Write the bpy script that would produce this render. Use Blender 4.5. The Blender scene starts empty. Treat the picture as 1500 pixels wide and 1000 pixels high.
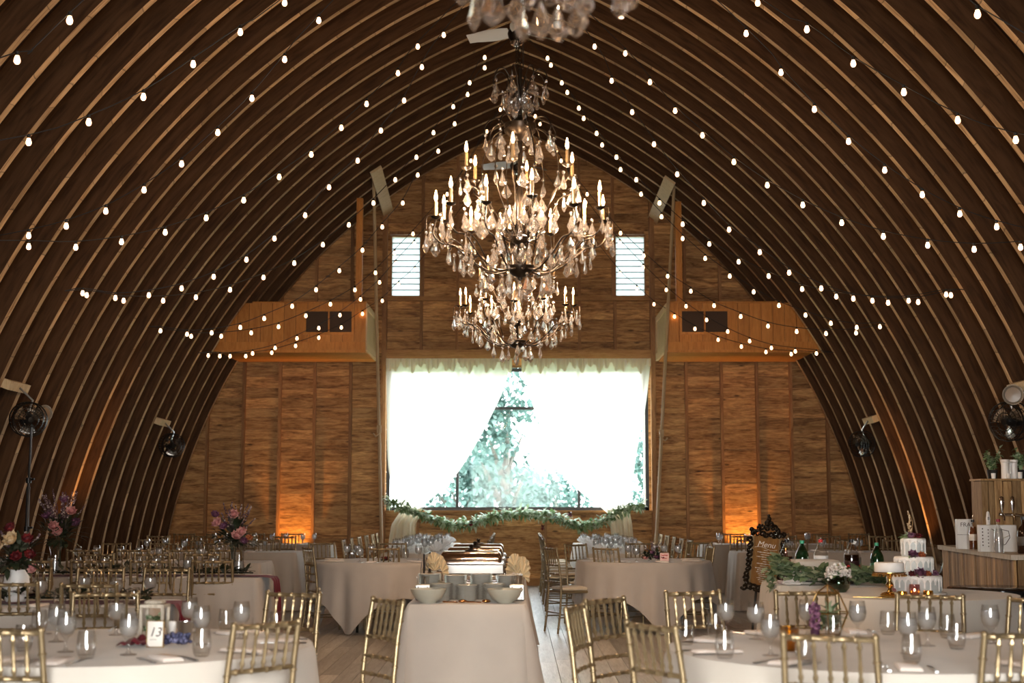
EXPOSURE, SKY, DOOR, UP, CHAN = 0.85, 8.0, 78, 110, 150
import bpy, math, random
from mathutils import Vector, Matrix
random.seed(7)
PI = math.pi
C = bpy.context.scene.collection
R = random.random
def U(a, b): return a + (b - a) * random.random()

# ------------------------------------------------------------------ camera model
F = 2083.0; PITCH = math.atan(239 / F); YAW = math.atan(7 / F * math.cos(PITCH)); EYE = 1.38
def ray(px, py):
    a, b = (px - 750) / F, (500 - py) / F
    c, s = math.cos(PITCH), math.sin(PITCH)
    y, z = c - b * s, s + b * c
    c, s = math.cos(YAW), math.sin(YAW)
    return Vector((c * a - s * y, s * a + c * y, z))
def at_y(px, py, Y):
    d = ray(px, py); t = Y / d.y
    return Vector((d.x * t, Y, EYE + d.z * t))
def at_z(px, py, z):
    d = ray(px, py); t = (z - EYE) / d.z
    return Vector((d.x * t, d.y * t, z))
def project(p):
    x, y, z = p[0], p[1], p[2] - EYE
    c, s = math.cos(YAW), math.sin(YAW)
    x, y = c * x + s * y, -s * x + c * y
    c, s = math.cos(PITCH), math.sin(PITCH)
    y, z = c * y + s * z, -s * y + c * z
    return 750 + F * x / y, 500 - F * z / y

# the gothic arch of the roof: two arcs of radius RI centred at (-AX, AZ) and (AX, AZ)
AX, AZ, RI, RO = 3.29, -0.873, 9.374, 9.624
WALL = 24.84
def arch_x(z, r=RI):
    q = r * r - (z - AZ) ** 2
    return math.sqrt(q) - AX if q > 0 else -9
def on_arch(px, py, r=RI - 0.03):
    d = ray(px, py); lo, hi = 1.0, 60.0
    for _ in range(60):
        m = (lo + hi) / 2
        if math.hypot(abs(d.x * m) + AX, EYE + d.z * m - AZ) < r: lo = m
        else: hi = m
    return Vector((d.x * lo, d.y * lo, EYE + d.z * lo))

# ------------------------------------------------------------------ mesh builder
class MB:
    def __init__(self): self.v = []; self.f = []; self.b = []; self.m = []; self.uv = {}
    def add(self, vs, fs, M=None, bid=None, mi=0):
        o = len(self.v)
        if bid is None: bid = 0.0
        if M is not None: vs = [M @ Vector(p) for p in vs]
        self.v += [tuple(p) for p in vs]
        for f in fs:
            self.f.append(tuple(i + o for i in f)); self.b.append(bid); self.m.append(mi)
        return self
    def box(self, c, s, M=None, bid=None, mi=0, rot=None):
        x, y, z = s[0] / 2, s[1] / 2, s[2] / 2
        vs = [Vector((i * x, j * y, k * z)) for i in (-1, 1) for j in (-1, 1) for k in (-1, 1)]
        if rot is not None: vs = [rot @ p for p in vs]
        vs = [p + Vector(c) for p in vs]
        return self.add(vs, [(0, 1, 3, 2), (4, 6, 7, 5), (0, 4, 5, 1), (2, 3, 7, 6), (0, 2, 6, 4), (1, 5, 7, 3)], M, bid, mi)
    def cbox(self, c, s, ch=0.01, M=None, mi=0, bid=None):          # box with chamfered vertical and top edges
        x, y, z = s[0] / 2, s[1] / 2, s[2] / 2
        ring = lambda h, e: [(-x + e, -y + e + ch, h), (-x + e + ch, -y + e, h), (x - e - ch, -y + e, h), (x - e, -y + e + ch, h),
                             (x - e, y - e - ch, h), (x - e - ch, y - e, h), (-x + e + ch, y - e, h), (-x + e, y - e - ch, h)]
        rs = ring(-z, ch) + ring(-z + ch, 0) + ring(z - ch, 0) + ring(z, ch)
        fs = []
        for k in range(3):
            for i in range(8): fs.append((k * 8 + i, k * 8 + (i + 1) % 8, k * 8 + 8 + (i + 1) % 8, k * 8 + 8 + i))
        fs += [tuple(range(7, -1, -1)), tuple(range(24, 32))]
        vs = [Vector(p) + Vector(c) for p in rs]
        return self.add(vs, fs, M, bid, mi)
    def tube(self, path, r, n=8, M=None, closed=False, mi=0, bid=None, flat=1.0):
        P = [Vector(p) for p in path]; k = len(P)
        rr = r if isinstance(r, (list, tuple)) else [r] * k
        vs = []; prev = None
        for i, p in enumerate(P):
            if closed: t = P[(i + 1) % k] - P[i - 1]
            else: t = P[min(i + 1, k - 1)] - P[max(i - 1, 0)]
            t = t.normalized() if t.length > 1e-9 else Vector((0, 0, 1))
            if prev is None:
                a = Vector((0, 0, 1)) if abs(t.z) < 0.9 else Vector((1, 0, 0))
                u = t.cross(a).normalized()
            else:
                u = (prev - t * prev.dot(t))
                u = u.normalized() if u.length > 1e-6 else t.orthogonal().normalized()
            prev = u; w = t.cross(u)
            for j in range(n):
                a = 2 * PI * j / n
                vs.append(p + (u * math.cos(a) + w * math.sin(a) * flat) * rr[i])
        fs = []
        for i in range(k if closed else k - 1):
            for j in range(n):
                a, b = i * n, ((i + 1) % k) * n
                fs.append((a + j, a + (j + 1) % n, b + (j + 1) % n, b + j))
        if not closed: fs += [tuple(range(n - 1, -1, -1)), tuple(range((k - 1) * n, k * n))]
        return self.add(vs, fs, M, bid, mi)
    def lathe(self, prof, n=16, M=None, mi=0, bid=None, c=(0, 0, 0), sx=1.0, sy=1.0, ph=0.0):
        vs = []; fs = []; k = len(prof)
        for r, z in prof:
            for j in range(n):
                a = 2 * PI * j / n + ph
                vs.append((c[0] + r * math.cos(a) * sx, c[1] + r * math.sin(a) * sy, c[2] + z))
        for i in range(k - 1):
            for j in range(n):
                fs.append((i * n + j, i * n + (j + 1) % n, (i + 1) * n + (j + 1) % n, (i + 1) * n + j))
        if prof[0][0] > 1e-6: fs.append(tuple(range(n - 1, -1, -1)))
        if prof[-1][0] > 1e-6: fs.append(tuple(range((k - 1) * n, k * n)))
        return self.add(vs, fs, M, bid, mi)
    def ball(self, c, r, n=10, m=6, M=None, mi=0, bid=None, sz=1.0, sx=1.0, sy=1.0):
        return self.lathe([(r * math.sin(PI * i / m), -r * sz * math.cos(PI * i / m)) for i in range(m + 1)], n, M, mi, bid, c, sx, sy)
    def grid(self, fn, nu, nv, M=None, mi=0, bid=None, wrap=False):
        vs = [fn(i / nu, j / nv) for j in range(nv + 1) for i in range(nu + (0 if wrap else 1))]
        w = nu if wrap else nu + 1; fs = []
        for j in range(nv):
            for i in range(nu): fs.append((j * w + i, j * w + (i + 1) % w, (j + 1) * w + (i + 1) % w, (j + 1) * w + i))
        return self.add(vs, fs, M, bid, mi)
    def leaf(self, p, d, up, L, w, bend=0.25, mi=0, bid=None):
        p = Vector(p); d = Vector(d).normalized(); s = d.cross(Vector(up))
        s = s.normalized() if s.length > 1e-4 else d.orthogonal().normalized()
        n = s.cross(d)
        q = [p, p + d * L * .35 + s * w / 2 + n * L * .05, p + d * L * .35 - s * w / 2 + n * L * .05,
             p + d * L * .7 + s * w * .4 - n * L * bend * .3, p + d * L * .7 - s * w * .4 - n * L * bend * .3, p + d * L - n * L * bend]
        return self.add(q, [(0, 1, 2), (1, 3, 4, 2), (3, 5, 4)], None, R() if bid is None else bid, mi)
    def build(self, name, mat, parent=None, smooth=35):
        me = bpy.data.meshes.new(name); me.from_pydata(self.v, [], self.f)
        for m in (mat if isinstance(mat, (list, tuple)) else [mat]): me.materials.append(m)
        if any(self.m): me.polygons.foreach_set('material_index', self.m)
        if any(self.b):
            at = me.attributes.new('bid', 'FLOAT', 'FACE'); at.data.foreach_set('value', self.b)
        me.update()
        if smooth:
            me.shade_smooth()
            if smooth < 180: me.set_sharp_from_angle(angle=math.radians(smooth))
        o = bpy.data.objects.new(name, me); C.objects.link(o)
        if parent is not None: o.parent = parent
        return o

def tag(o, label, cat, group=None, kind=None):
    o['label'] = label; o['category'] = cat
    if group: o['group'] = group
    if kind: o['kind'] = kind
    return o
def thing(name, label, cat, loc=(0, 0, 0), rz=0.0, group=None):
    o = bpy.data.objects.new(name, None); o.empty_display_size = .1; C.objects.link(o)
    o.location = loc; o.rotation_euler = (0, 0, rz)
    return tag(o, label, cat, group)
def struct(o, label, cat): return tag(o, label, cat, None, 'structure')
def place(o, loc, rz=0.0):
    o.location = loc; o.rotation_euler = (0, 0, rz); return o
KIDS = {}
def kids(o):
    if o.name not in KIDS: KIDS[o.name] = list(o.children)
    return KIDS[o.name]
def dup(o, loc=None, rz=None, parent=None):
    c = o.copy(); C.objects.link(c)
    if parent is not None: c.parent = parent
    if loc is not None: c.location = loc
    if rz is not None: c.rotation_euler = (0, 0, rz)
    kk = kids(o); out = []
    for k in kk: out.append(dup(k, parent=c))
    KIDS[c.name] = out
    return c
ORD = ['first', 'second', 'third', 'fourth', 'fifth', 'sixth', 'seventh', 'eighth', 'ninth', 'tenth', 'eleventh', 'twelfth', 'thirteenth',
       'fourteenth', 'fifteenth', 'sixteenth', 'seventeenth', 'eighteenth', 'nineteenth', 'twentieth', 'twenty-first', 'twenty-second',
       'twenty-third', 'twenty-fourth', 'twenty-fifth', 'twenty-sixth', 'twenty-seventh', 'twenty-eighth', 'twenty-ninth', 'thirtieth',
       'thirty-first', 'thirty-second', 'thirty-third', 'thirty-fourth', 'thirty-fifth', 'thirty-sixth', 'thirty-seventh', 'thirty-eighth', 'thirty-ninth', 'fortieth']
def ordinals(objs, base, cat, group):
    """left-to-right names for look-alikes"""
    objs = sorted(objs, key=lambda o: project(o.location)[0])
    for i, o in enumerate(objs):
        n = len(objs)
        w = '' if n == 1 else (', leftmost' if i == 0 else ', rightmost' if i == n - 1 else ', %s from the left' % ORD[i])
        tag(o, base + w, cat, group if n > 1 else None)

# ------------------------------------------------------------------ materials
def nodes(name):
    m = bpy.data.materials.new(name); m.use_nodes = True
    t = m.node_tree; t.nodes.clear()
    out = t.nodes.new('ShaderNodeOutputMaterial')
    return m, t, out
def N(t, typ, ins=None, **kw):
    n = t.nodes.new(typ)
    for k, v in kw.items(): setattr(n, k, v)
    if ins:
        for k, v in ins.items():
            if isinstance(v, bpy.types.NodeSocket): t.links.new(v, n.inputs[k])
            else: n.inputs[k].default_value = v
    return n
def c4(c): return (c[0], c[1], c[2], 1.0)
def ramp(t, fac, stops):
    n = t.nodes.new('ShaderNodeValToRGB'); e = n.color_ramp.elements
    while len(e) > 1: e.remove(e[-1])
    e[0].position = stops[0][0]; e[0].color = c4(stops[0][1])
    for p, c in stops[1:]:
        q = e.new(p); q.color = c4(c)
    t.links.new(fac, n.inputs['Fac']); return n.outputs['Color']
def simple(name, col, rough=.5, metal=0.0, var=0.0, scale=8.0, bump=0.0, sheen=0.0, coat=0.0, spec=.5, trans=0.0, ior=1.45, emit=None, es=0.0):
    m, t, out = nodes(name)
    p = N(t, 'ShaderNodeBsdfPrincipled', {'Base Color': c4(col), 'Roughness': rough, 'Metallic': metal, 'Specular IOR Level': spec, 'IOR': ior})
    p.inputs['Transmission Weight'].default_value = trans
    p.inputs['Coat Weight'].default_value = coat; p.inputs['Sheen Weight'].default_value = sheen
    if var or bump:
        tc = N(t, 'ShaderNodeTexCoord'); nz = N(t, 'ShaderNodeTexNoise', {'Vector': tc.outputs['Object'], 'Scale': scale, 'Detail': 4.0})
        if var:
            lo = [max(0, x * (1 - var)) for x in col]; hi = [min(1, x * (1 + var)) for x in col]
            t.links.new(ramp(t, nz.outputs['Fac'], [(.3, lo), (.7, hi)]), p.inputs['Base Color'])
        if bump:
            b = N(t, 'ShaderNodeBump', {'Strength': bump, 'Distance': .01, 'Height': nz.outputs['Fac']})
            t.links.new(b.outputs['Normal'], p.inputs['Normal'])
    if emit: p.inputs['Emission Color'].default_value = c4(emit); p.inputs['Emission Strength'].default_value = es
    t.links.new(p.outputs[0], out.inputs['Surface']); return m
def wood(name, dark, mid, light, stretch=(1, 8, 8), scale=1.6, rough=.6, tint=.45, knots=.0, spec=.3, uv=False, bump=.15, con=(.3, .72)):
    m, t, out = nodes(name)
    tc = N(t, 'ShaderNodeTexCoord'); at = N(t, 'ShaderNodeAttribute', attribute_name='bid')
    off = N(t, 'ShaderNodeMath', {0: at.outputs['Fac'], 1: 57.0}, operation='MULTIPLY')
    mp = N(t, 'ShaderNodeMapping', {'Vector': tc.outputs['UV' if uv else 'Object'], 'Location': (0, 0, 0), 'Scale': stretch})
    ad = N(t, 'ShaderNodeVectorMath', {0: mp.outputs[0], 1: off.outputs[0]}, operation='ADD')
    n1 = N(t, 'ShaderNodeTexNoise', {'Vector': ad.outputs[0], 'Scale': scale, 'Detail': 5.0, 'Roughness': .6, 'Distortion': 1.2})
    col = ramp(t, n1.outputs['Fac'], [(con[0], dark), (.5, mid), (con[1], light)])
    w = N(t, 'ShaderNodeTexNoise', {'Vector': ad.outputs[0], 'Scale': scale * 6, 'Detail': 3.0, 'Distortion': .6})
    mx = N(t, 'ShaderNodeMix', {'Factor': .35, 6: col, 7: ramp(t, w.outputs['Fac'], [(.35, dark), (.65, light)])}, data_type='RGBA')
    col = mx.outputs[2]
    tv = N(t, 'ShaderNodeMapRange', {'Value': at.outputs['Fac'], 'To Min': 1 - tint, 'To Max': 1 + tint * .6})
    hs = N(t, 'ShaderNodeHueSaturation', {'Color': col, 'Value': tv.outputs[0]}); col = hs.outputs[0]
    if knots:
        ms = N(t, 'ShaderNodeMapping', {'Vector': ad.outputs[0], 'Scale': (1, .45, .45)})
        vo = N(t, 'ShaderNodeTexVoronoi', {'Vector': ms.outputs[0], 'Scale': 1.6, 'Randomness': 1.0})
        kf = N(t, 'ShaderNodeMapRange', {'Value': vo.outputs['Distance'], 'From Min': .05, 'From Max': .12, 'To Min': knots, 'To Max': 0.0})
        mk = N(t, 'ShaderNodeMix', {'Factor': kf.outputs[0], 6: col, 7: c4([x * .3 for x in dark])}, data_type='RGBA'); col = mk.outputs[2]
    p = N(t, 'ShaderNodeBsdfPrincipled', {'Base Color': col, 'Roughness': rough, 'Specular IOR Level': spec})
    bp = N(t, 'ShaderNodeBump', {'Strength': bump, 'Distance': .008, 'Height': w.outputs['Fac']})
    t.links.new(bp.outputs[0], p.inputs['Normal']); t.links.new(p.outputs[0], out.inputs['Surface'])
    return m
def bid_mat(name, stops, rough=.6, trl=0.0, spec=.3):
    """colour picked per face from its own random number (leaves, petals)"""
    m, t, out = nodes(name); at = N(t, 'ShaderNodeAttribute', attribute_name='bid')
    col = ramp(t, at.outputs['Fac'], stops)
    p = N(t, 'ShaderNodeBsdfPrincipled', {'Base Color': col, 'Roughness': rough, 'Specular IOR Level': spec})
    if trl:
        tr = N(t, 'ShaderNodeBsdfTranslucent', {'Color': col})
        mx = N(t, 'ShaderNodeMixShader', {0: trl, 1: p.outputs[0], 2: tr.outputs[0]})
        t.links.new(mx.outputs[0], out.inputs['Surface'])
    else: t.links.new(p.outputs[0], out.inputs['Surface'])
    return m
def fabric(name, col, weave=900, var=.06, sheen=.2, trl=.0):
    m, t, out = nodes(name); tc = N(t, 'ShaderNodeTexCoord')
    nz = N(t, 'ShaderNodeTexNoise', {'Vector': tc.outputs['Object'], 'Scale': 3.0, 'Detail': 3.0})
    col2 = ramp(t, nz.outputs['Fac'], [(.3, [x * (1 - var) for x in col]), (.7, [min(1, x * (1 + var)) for x in col])])
    wv = N(t, 'ShaderNodeTexNoise', {'Vector': tc.outputs['Object'], 'Scale': 160.0, 'Detail': 2.0})
    bp = N(t, 'ShaderNodeBump', {'Strength': .12, 'Distance': .002, 'Height': wv.outputs['Fac']})
    p = N(t, 'ShaderNodeBsdfPrincipled', {'Base Color': col2, 'Roughness': .85, 'Specular IOR Level': .15, 'Sheen Weight': sheen, 'Normal': bp.outputs[0]})
    if trl:
        tr = N(t, 'ShaderNodeBsdfTranslucent', {'Color': col2})
        mx = N(t, 'ShaderNodeMixShader', {0: trl, 1: p.outputs[0], 2: tr.outputs[0]})
        t.links.new(mx.outputs[0], out.inputs['Surface'])
    else: t.links.new(p.outputs[0], out.inputs['Surface'])
    return m
def glow(name, col, s):
    m, t, out = nodes(name); e = N(t, 'ShaderNodeEmission', {'Color': c4(col), 'Strength': s})
    t.links.new(e.outputs[0], out.inputs['Surface']); return m
def pane(name, tint=(1, 1, 1), refl=.08):
    m, t, out = nodes(name)
    a = N(t, 'ShaderNodeBsdfTransparent', {'Color': c4(tint)}); g = N(t, 'ShaderNodeBsdfGlossy', {'Roughness': .01})
    fr0 = N(t, 'ShaderNodeFresnel', {'IOR': 1.45}); fr = N(t, 'ShaderNodeMath', {0: fr0.outputs[0], 1: .12}, operation='MULTIPLY')
    mx = N(t, 'ShaderNodeMixShader', {0: fr.outputs[0], 1: a.outputs[0], 2: g.outputs[0]})
    t.links.new(mx.outputs[0], out.inputs['Surface']); return m
def thin_glass(name, tint=(1, 1, 1), k=.9, rough=.02):
    """drinking glass: clear with bright edges"""
    m, t, out = nodes(name)
    a = N(t, 'ShaderNodeBsdfTransparent', {'Color': c4(tint)}); g = N(t, 'ShaderNodeBsdfGlossy', {'Roughness': rough})
    lw = N(t, 'ShaderNodeLayerWeight', {'Blend': .35})
    mr = N(t, 'ShaderNodeMapRange', {'Value': lw.outputs['Facing'], 'To Min': .07, 'To Max': k})
    mx = N(t, 'ShaderNodeMixShader', {0: mr.outputs[0], 1: a.outputs[0], 2: g.outputs[0]})
    t.links.new(mx.outputs[0], out.inputs['Surface']); return m
def sheer(name, col, tr=.3, tp=.25):
    m, t, out = nodes(name)
    d = N(t, 'ShaderNodeBsdfDiffuse', {'Color': c4(col)}); tl = N(t, 'ShaderNodeBsdfTranslucent', {'Color': c4(col)}); tpn = N(t, 'ShaderNodeBsdfTransparent')
    m1 = N(t, 'ShaderNodeMixShader', {0: tr, 1: d.outputs[0], 2: tl.outputs[0]})
    m2 = N(t, 'ShaderNodeMixShader', {0: tp, 1: m1.outputs[0], 2: tpn.outputs[0]})
    t.links.new(m2.outputs[0], out.inputs['Surface']); return m

M = {}
M['board'] = wood('wall_board_wood', (.17, .065, .018), (.52, .25, .085), (.77, .45, .18), (1.1, 1.0, 8), 1.5, .62, .30, .85, con=(.37, .64))
M['stud'] = wood('stud_wood', (.20, .085, .03), (.36, .17, .065), (.48, .25, .10), (9, 9, 1), 1.6, .6, .3, .3)
M['beam'] = wood('beam_wood', (.28, .12, .035), (.46, .22, .075), (.55, .30, .115), (1, 9, 9), 1.6, .55, .2, .4)
M['pine'] = wood('new_pine', (.46, .15, .022), (.64, .25, .046), (.72, .32, .075), (9, 9, 1), 1.6, .5, .15, .2)
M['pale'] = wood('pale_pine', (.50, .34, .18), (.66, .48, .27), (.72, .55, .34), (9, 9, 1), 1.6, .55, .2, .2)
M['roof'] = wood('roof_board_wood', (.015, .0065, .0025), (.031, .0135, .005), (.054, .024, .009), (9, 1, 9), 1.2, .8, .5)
M['floor'] = wood('floor_wood', (.30, .26, .22), (.46, .41, .36), (.60, .56, .51), (9, .7, 9), 1.6, .36, .3, .3, .5)
M['barnwood'] = wood('bar_plank_wood', (.17, .09, .034), (.37, .215, .09), (.52, .34, .165), (10, 10, .8), 2.2, .7, .5)
M['crate'] = wood('whitewashed_wood', (.30, .25, .19), (.46, .40, .32), (.58, .52, .44), (9, 9, 1), 2.5, .7, .2)
def rib_mat():
    m, t, out = nodes('rib_wood'); tc = N(t, 'ShaderNodeTexCoord'); at = N(t, 'ShaderNodeAttribute', attribute_name='bid')
    sp = N(t, 'ShaderNodeSeparateXYZ', {0: tc.outputs['UV']})
    cell = N(t, 'ShaderNodeMath', {0: sp.outputs['X'], 1: 3.1}, operation='MULTIPLY')
    wn = N(t, 'ShaderNodeTexNoise', {'Vector': tc.outputs['UV'], 'Scale': 1.7, 'Detail': 2.0})
    c2 = N(t, 'ShaderNodeMath', {0: wn.outputs['Fac'], 1: 1.6}, operation='MULTIPLY')
    c3 = N(t, 'ShaderNodeMath', {0: cell.outputs[0], 1: c2.outputs[0]}, operation='ADD')
    fr = N(t, 'ShaderNodeMath', {0: c3.outputs[0]}, operation='FRACT')
    tick = N(t, 'ShaderNodeMapRange', {'Value': fr.outputs[0], 'From Min': 0.0, 'From Max': .05, 'To Min': .25, 'To Max': 1.0})
    fl = N(t, 'ShaderNodeMath', {0: c3.outputs[0]}, operation='FLOOR')
    w1 = N(t, 'ShaderNodeTexWhiteNoise', {'W': fl.outputs[0]}, noise_dimensions='1D')
    mp = N(t, 'ShaderNodeMapping', {'Vector': tc.outputs['UV'], 'Scale': (1.2, 9, 1)})
    off = N(t, 'ShaderNodeVectorMath', {0: mp.outputs[0], 1: at.outputs['Fac']}, operation='ADD')
    nz = N(t, 'ShaderNodeTexNoise', {'Vector': off.outputs[0], 'Scale': 2.4, 'Detail': 5.0, 'Distortion': .6})
    col = ramp(t, nz.outputs['Fac'], [(.3, (.26, .15, .072)), (.5, (.48, .31, .165)), (.72, (.62, .43, .25))])
    v = N(t, 'ShaderNodeMapRange', {'Value': w1.outputs['Value'], 'To Min': .7, 'To Max': 1.2})
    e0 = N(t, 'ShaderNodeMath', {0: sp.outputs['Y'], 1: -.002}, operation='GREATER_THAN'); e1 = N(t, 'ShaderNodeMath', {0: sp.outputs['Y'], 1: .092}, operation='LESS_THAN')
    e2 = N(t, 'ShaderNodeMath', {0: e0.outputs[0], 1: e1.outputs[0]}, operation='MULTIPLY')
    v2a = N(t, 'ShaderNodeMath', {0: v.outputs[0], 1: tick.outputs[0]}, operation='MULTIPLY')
    lam = N(t, 'ShaderNodeMix', {0: e2.outputs[0], 2: .15, 3: v2a.outputs[0]}, data_type='FLOAT')  # rib sides darkened in the colour, standing in for shade between ribs
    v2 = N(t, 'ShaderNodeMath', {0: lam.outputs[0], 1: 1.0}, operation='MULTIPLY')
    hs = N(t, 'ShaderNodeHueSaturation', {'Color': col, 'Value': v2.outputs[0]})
    wm = N(t, 'ShaderNodeMix', {'Factor': e2.outputs[0], 6: c4((1, .66, .44)), 7: c4((1, 1, 1))}, data_type='RGBA')  # the painted shade on the sides is also tinted warmer
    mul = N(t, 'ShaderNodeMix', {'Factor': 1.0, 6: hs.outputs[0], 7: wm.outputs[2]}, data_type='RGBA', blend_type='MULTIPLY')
    p = N(t, 'ShaderNodeBsdfPrincipled', {'Base Color': mul.outputs[2], 'Roughness': .7, 'Specular IOR Level': .2})
    t.links.new(p.outputs[0], out.inputs['Surface']); return m
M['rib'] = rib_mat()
M['gold'] = simple('gold_chair_paint', (.29, .215, .12), .32, .65, .12, 14)
M['cushion'] = fabric('cushion_cloth', (.68, .56, .40))
M['cloth'] = fabric('beige_linen', (.43, .375, .325))
M['cloth_w'] = fabric('cream_linen', (.56, .51, .45))
M['napkin'] = fabric('napkin_linen', (.82, .74, .68))
M['white'] = fabric('white_linen', (.88, .88, .88), trl=.5)
M['burgundy'] = fabric('burgundy_velvet', (.12, .004, .014), sheen=.1)
M['tan'] = fabric('tan_napkin', (.50, .38, .22))
M['steel'] = simple('polished_steel', (.78, .76, .74), .12, 1.0)
M['copper'] = simple('warm_steel', (.80, .68, .60), .14, 1.0)
M['pansteel'] = simple('brushed_pan_steel', (.42, .41, .39), .45, 1.0)
M['dsteel'] = simple('dull_steel', (.55, .55, .55), .3, 1.0)
M['black'] = simple('black_paint', (.012, .012, .013), .4, 0, .2)
M['blackm'] = simple('black_metal', (.02, .019, .018), .3, .6)
M['bronze'] = simple('dark_bronze', (.030, .021, .014), .32, .8)
M['plate'] = simple('grey_china', (.34, .32, .28), .25, 0, .05, coat=.4)
M['bowl'] = simple('stoneware', (.40, .375, .30), .3, 0, .08, coat=.3)
M['whitec'] = simple('white_ceramic', (.80, .77, .74), .3)
M['glass'] = thin_glass('clear_glass', (.995, .998, .998), .5)
def water_mat():
    m, t, out = nodes('iced_water')
    a_ = N(t, 'ShaderNodeBsdfTransparent', {'Color': c4((.985, .99, .99))}); g = N(t, 'ShaderNodeBsdfGlossy', {'Roughness': .12}); tr = N(t, 'ShaderNodeBsdfTranslucent', {'Color': c4((.9, .9, .9))}); df = N(t, 'ShaderNodeBsdfDiffuse', {'Color': c4((.8, .8, .8))})
    lw = N(t, 'ShaderNodeLayerWeight', {'Blend': .35}); mr = N(t, 'ShaderNodeMapRange', {'Value': lw.outputs['Facing'], 'To Min': .06, 'To Max': .4})
    m0 = N(t, 'ShaderNodeMixShader', {0: .3, 1: tr.outputs[0], 2: df.outputs[0]}); m1 = N(t, 'ShaderNodeMixShader', {0: .52, 1: a_.outputs[0], 2: m0.outputs[0]}); m2 = N(t, 'ShaderNodeMixShader', {0: mr.outputs[0], 1: m1.outputs[0], 2: g.outputs[0]})
    t.links.new(m2.outputs[0], out.inputs['Surface']); return m
M['water'] = water_mat()
def crystal_mat():
    m, t, out = nodes('cut_crystal')
    g = N(t, 'ShaderNodeBsdfGlass', {'Color': c4((1, .98, .97)), 'Roughness': 0.0, 'IOR': 1.5}); tr = N(t, 'ShaderNodeBsdfTranslucent', {'Color': c4((.9, .86, .84))}); tp = N(t, 'ShaderNodeBsdfTransparent', {'Color': c4((.96, .94, .93))})
    m1 = N(t, 'ShaderNodeMixShader', {0: .07, 1: g.outputs[0], 2: tr.outputs[0]}); m2 = N(t, 'ShaderNodeMixShader', {0: .25, 1: m1.outputs[0], 2: tp.outputs[0]})
    t.links.new(m2.outputs[0], out.inputs['Surface']); return m
M['crystal'] = crystal_mat()
M['candle'] = simple('candle_sleeve', (.62, .38, .17), .5)
M['flame'] = glow('candle_bulb_glow', (1, .55, .24), 25)
M['bulb'] = glow('string_bulb_glow', (1, .56, .28), 5)
M['wire'] = simple('black_cable', (.012, .011, .010), .5)
M['pane'] = pane('window_glass')
M['frame'] = simple('dark_window_frame', (.015, .017, .018), .4)
M['slat'] = sheer('louvre_slat', (.56, .585, .59), .75, .0)
M['sheer'] = sheer('sheer_cloth', (.93, .89, .80), .36, .03)
M['gather'] = sheer('gathered_cloth', (.93, .87, .70), .25, .0)
M['leaf'] = bid_mat('green_leaf', [(0, (.07, .14, .04)), (.5, (.26, .38, .18)), (1, (.62, .70, .54))], .5, .25)
M['eucal'] = bid_mat('eucalyptus_leaf', [(0, (.08, .13, .06)), (.5, (.20, .28, .15)), (1, (.36, .42, .28))], .6, .2)
M['dleaf'] = bid_mat('dark_leaf', [(0, (.010, .014, .007)), (.6, (.028, .038, .018)), (1, (.09, .075, .05))], .5)
M['outleaf'] = bid_mat('outdoor_leaf', [(0, (.05, .10, .085)), (.5, (.10, .17, .15)), (1, (.19, .27, .25))], .6, .4)
M['pinkf'] = bid_mat('pink_petal', [(0, (.38, .13, .14)), (.5, (.60, .27, .25)), (1, (.75, .45, .40))], .6, .2)
M['purplef'] = bid_mat('purple_petal', [(0, (.06, .02, .045)), (.5, (.17, .06, .12)), (1, (.34, .17, .24))], .6, .2)
M['redf'] = bid_mat('red_petal', [(0, (.04, .003, .005)), (.5, (.11, .008, .012)), (1, (.22, .025, .022))], .6, .1)
M['creamf'] = bid_mat('cream_petal', [(0, (.50, .32, .15)), (.5, (.66, .48, .28)), (1, (.80, .65, .45))], .6, .2)
M['lilac'] = bid_mat('lilac_sprig', [(0, (.05, .025, .04)), (.5, (.16, .10, .12)), (1, (.50, .42, .38))], .6, .1)
M['bluef'] = bid_mat('blue_berry', [(0, (.02, .022, .05)), (.5, (.07, .075, .15)), (1, (.2, .2, .32))], .45)
M['orangef'] = bid_mat('rust_petal', [(0, (.16, .03, .01)), (.5, (.34, .09, .03)), (1, (.5, .2, .08))], .6)
M['whitef'] = bid_mat('white_blossom', [(0, (.45, .40, .38)), (.5, (.7, .66, .64)), (1, (.85, .84, .82))], .6)
# ------------------------------------------------------------------ camera, world, exposure
sc = bpy.context.scene
cam = bpy.data.cameras.new('camera'); camo = bpy.data.objects.new('camera', cam); C.objects.link(camo); sc.camera = camo
cam.sensor_width = 36; cam.lens = F / 1500 * 36; cam.clip_start = .05; cam.clip_end = 300
camo.location = (0, 0, EYE); camo.rotation_euler = (PI / 2 + PITCH, 0, YAW)
cam.dof.use_dof = True; cam.dof.focus_distance = 13.0; cam.dof.aperture_fstop = 2.8
vs = sc.view_settings; vs.view_transform = 'Standard'; vs.look = 'None'; vs.gamma = 1.0; vs.exposure = EXPOSURE
try: vs.use_curve_mapping = False
except Exception: pass
cy = sc.cycles; cy.caustics_reflective = False; cy.caustics_refractive = False; cy.sample_clamp_indirect = 6; cy.sample_clamp_direct = 0
cy.max_bounces = 10; cy.diffuse_bounces = 4; cy.glossy_bounces = 4; cy.transmission_bounces = 8; cy.transparent_max_bounces = 24; cy.blur_glossy = .5
wd = bpy.data.worlds.new('sky'); sc.world = wd; wd.use_nodes = True
bg = wd.node_tree.nodes['Background']; bg.inputs[0].default_value = (.86, .95, 1.0, 1); bg.inputs[1].default_value = SKY
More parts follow.
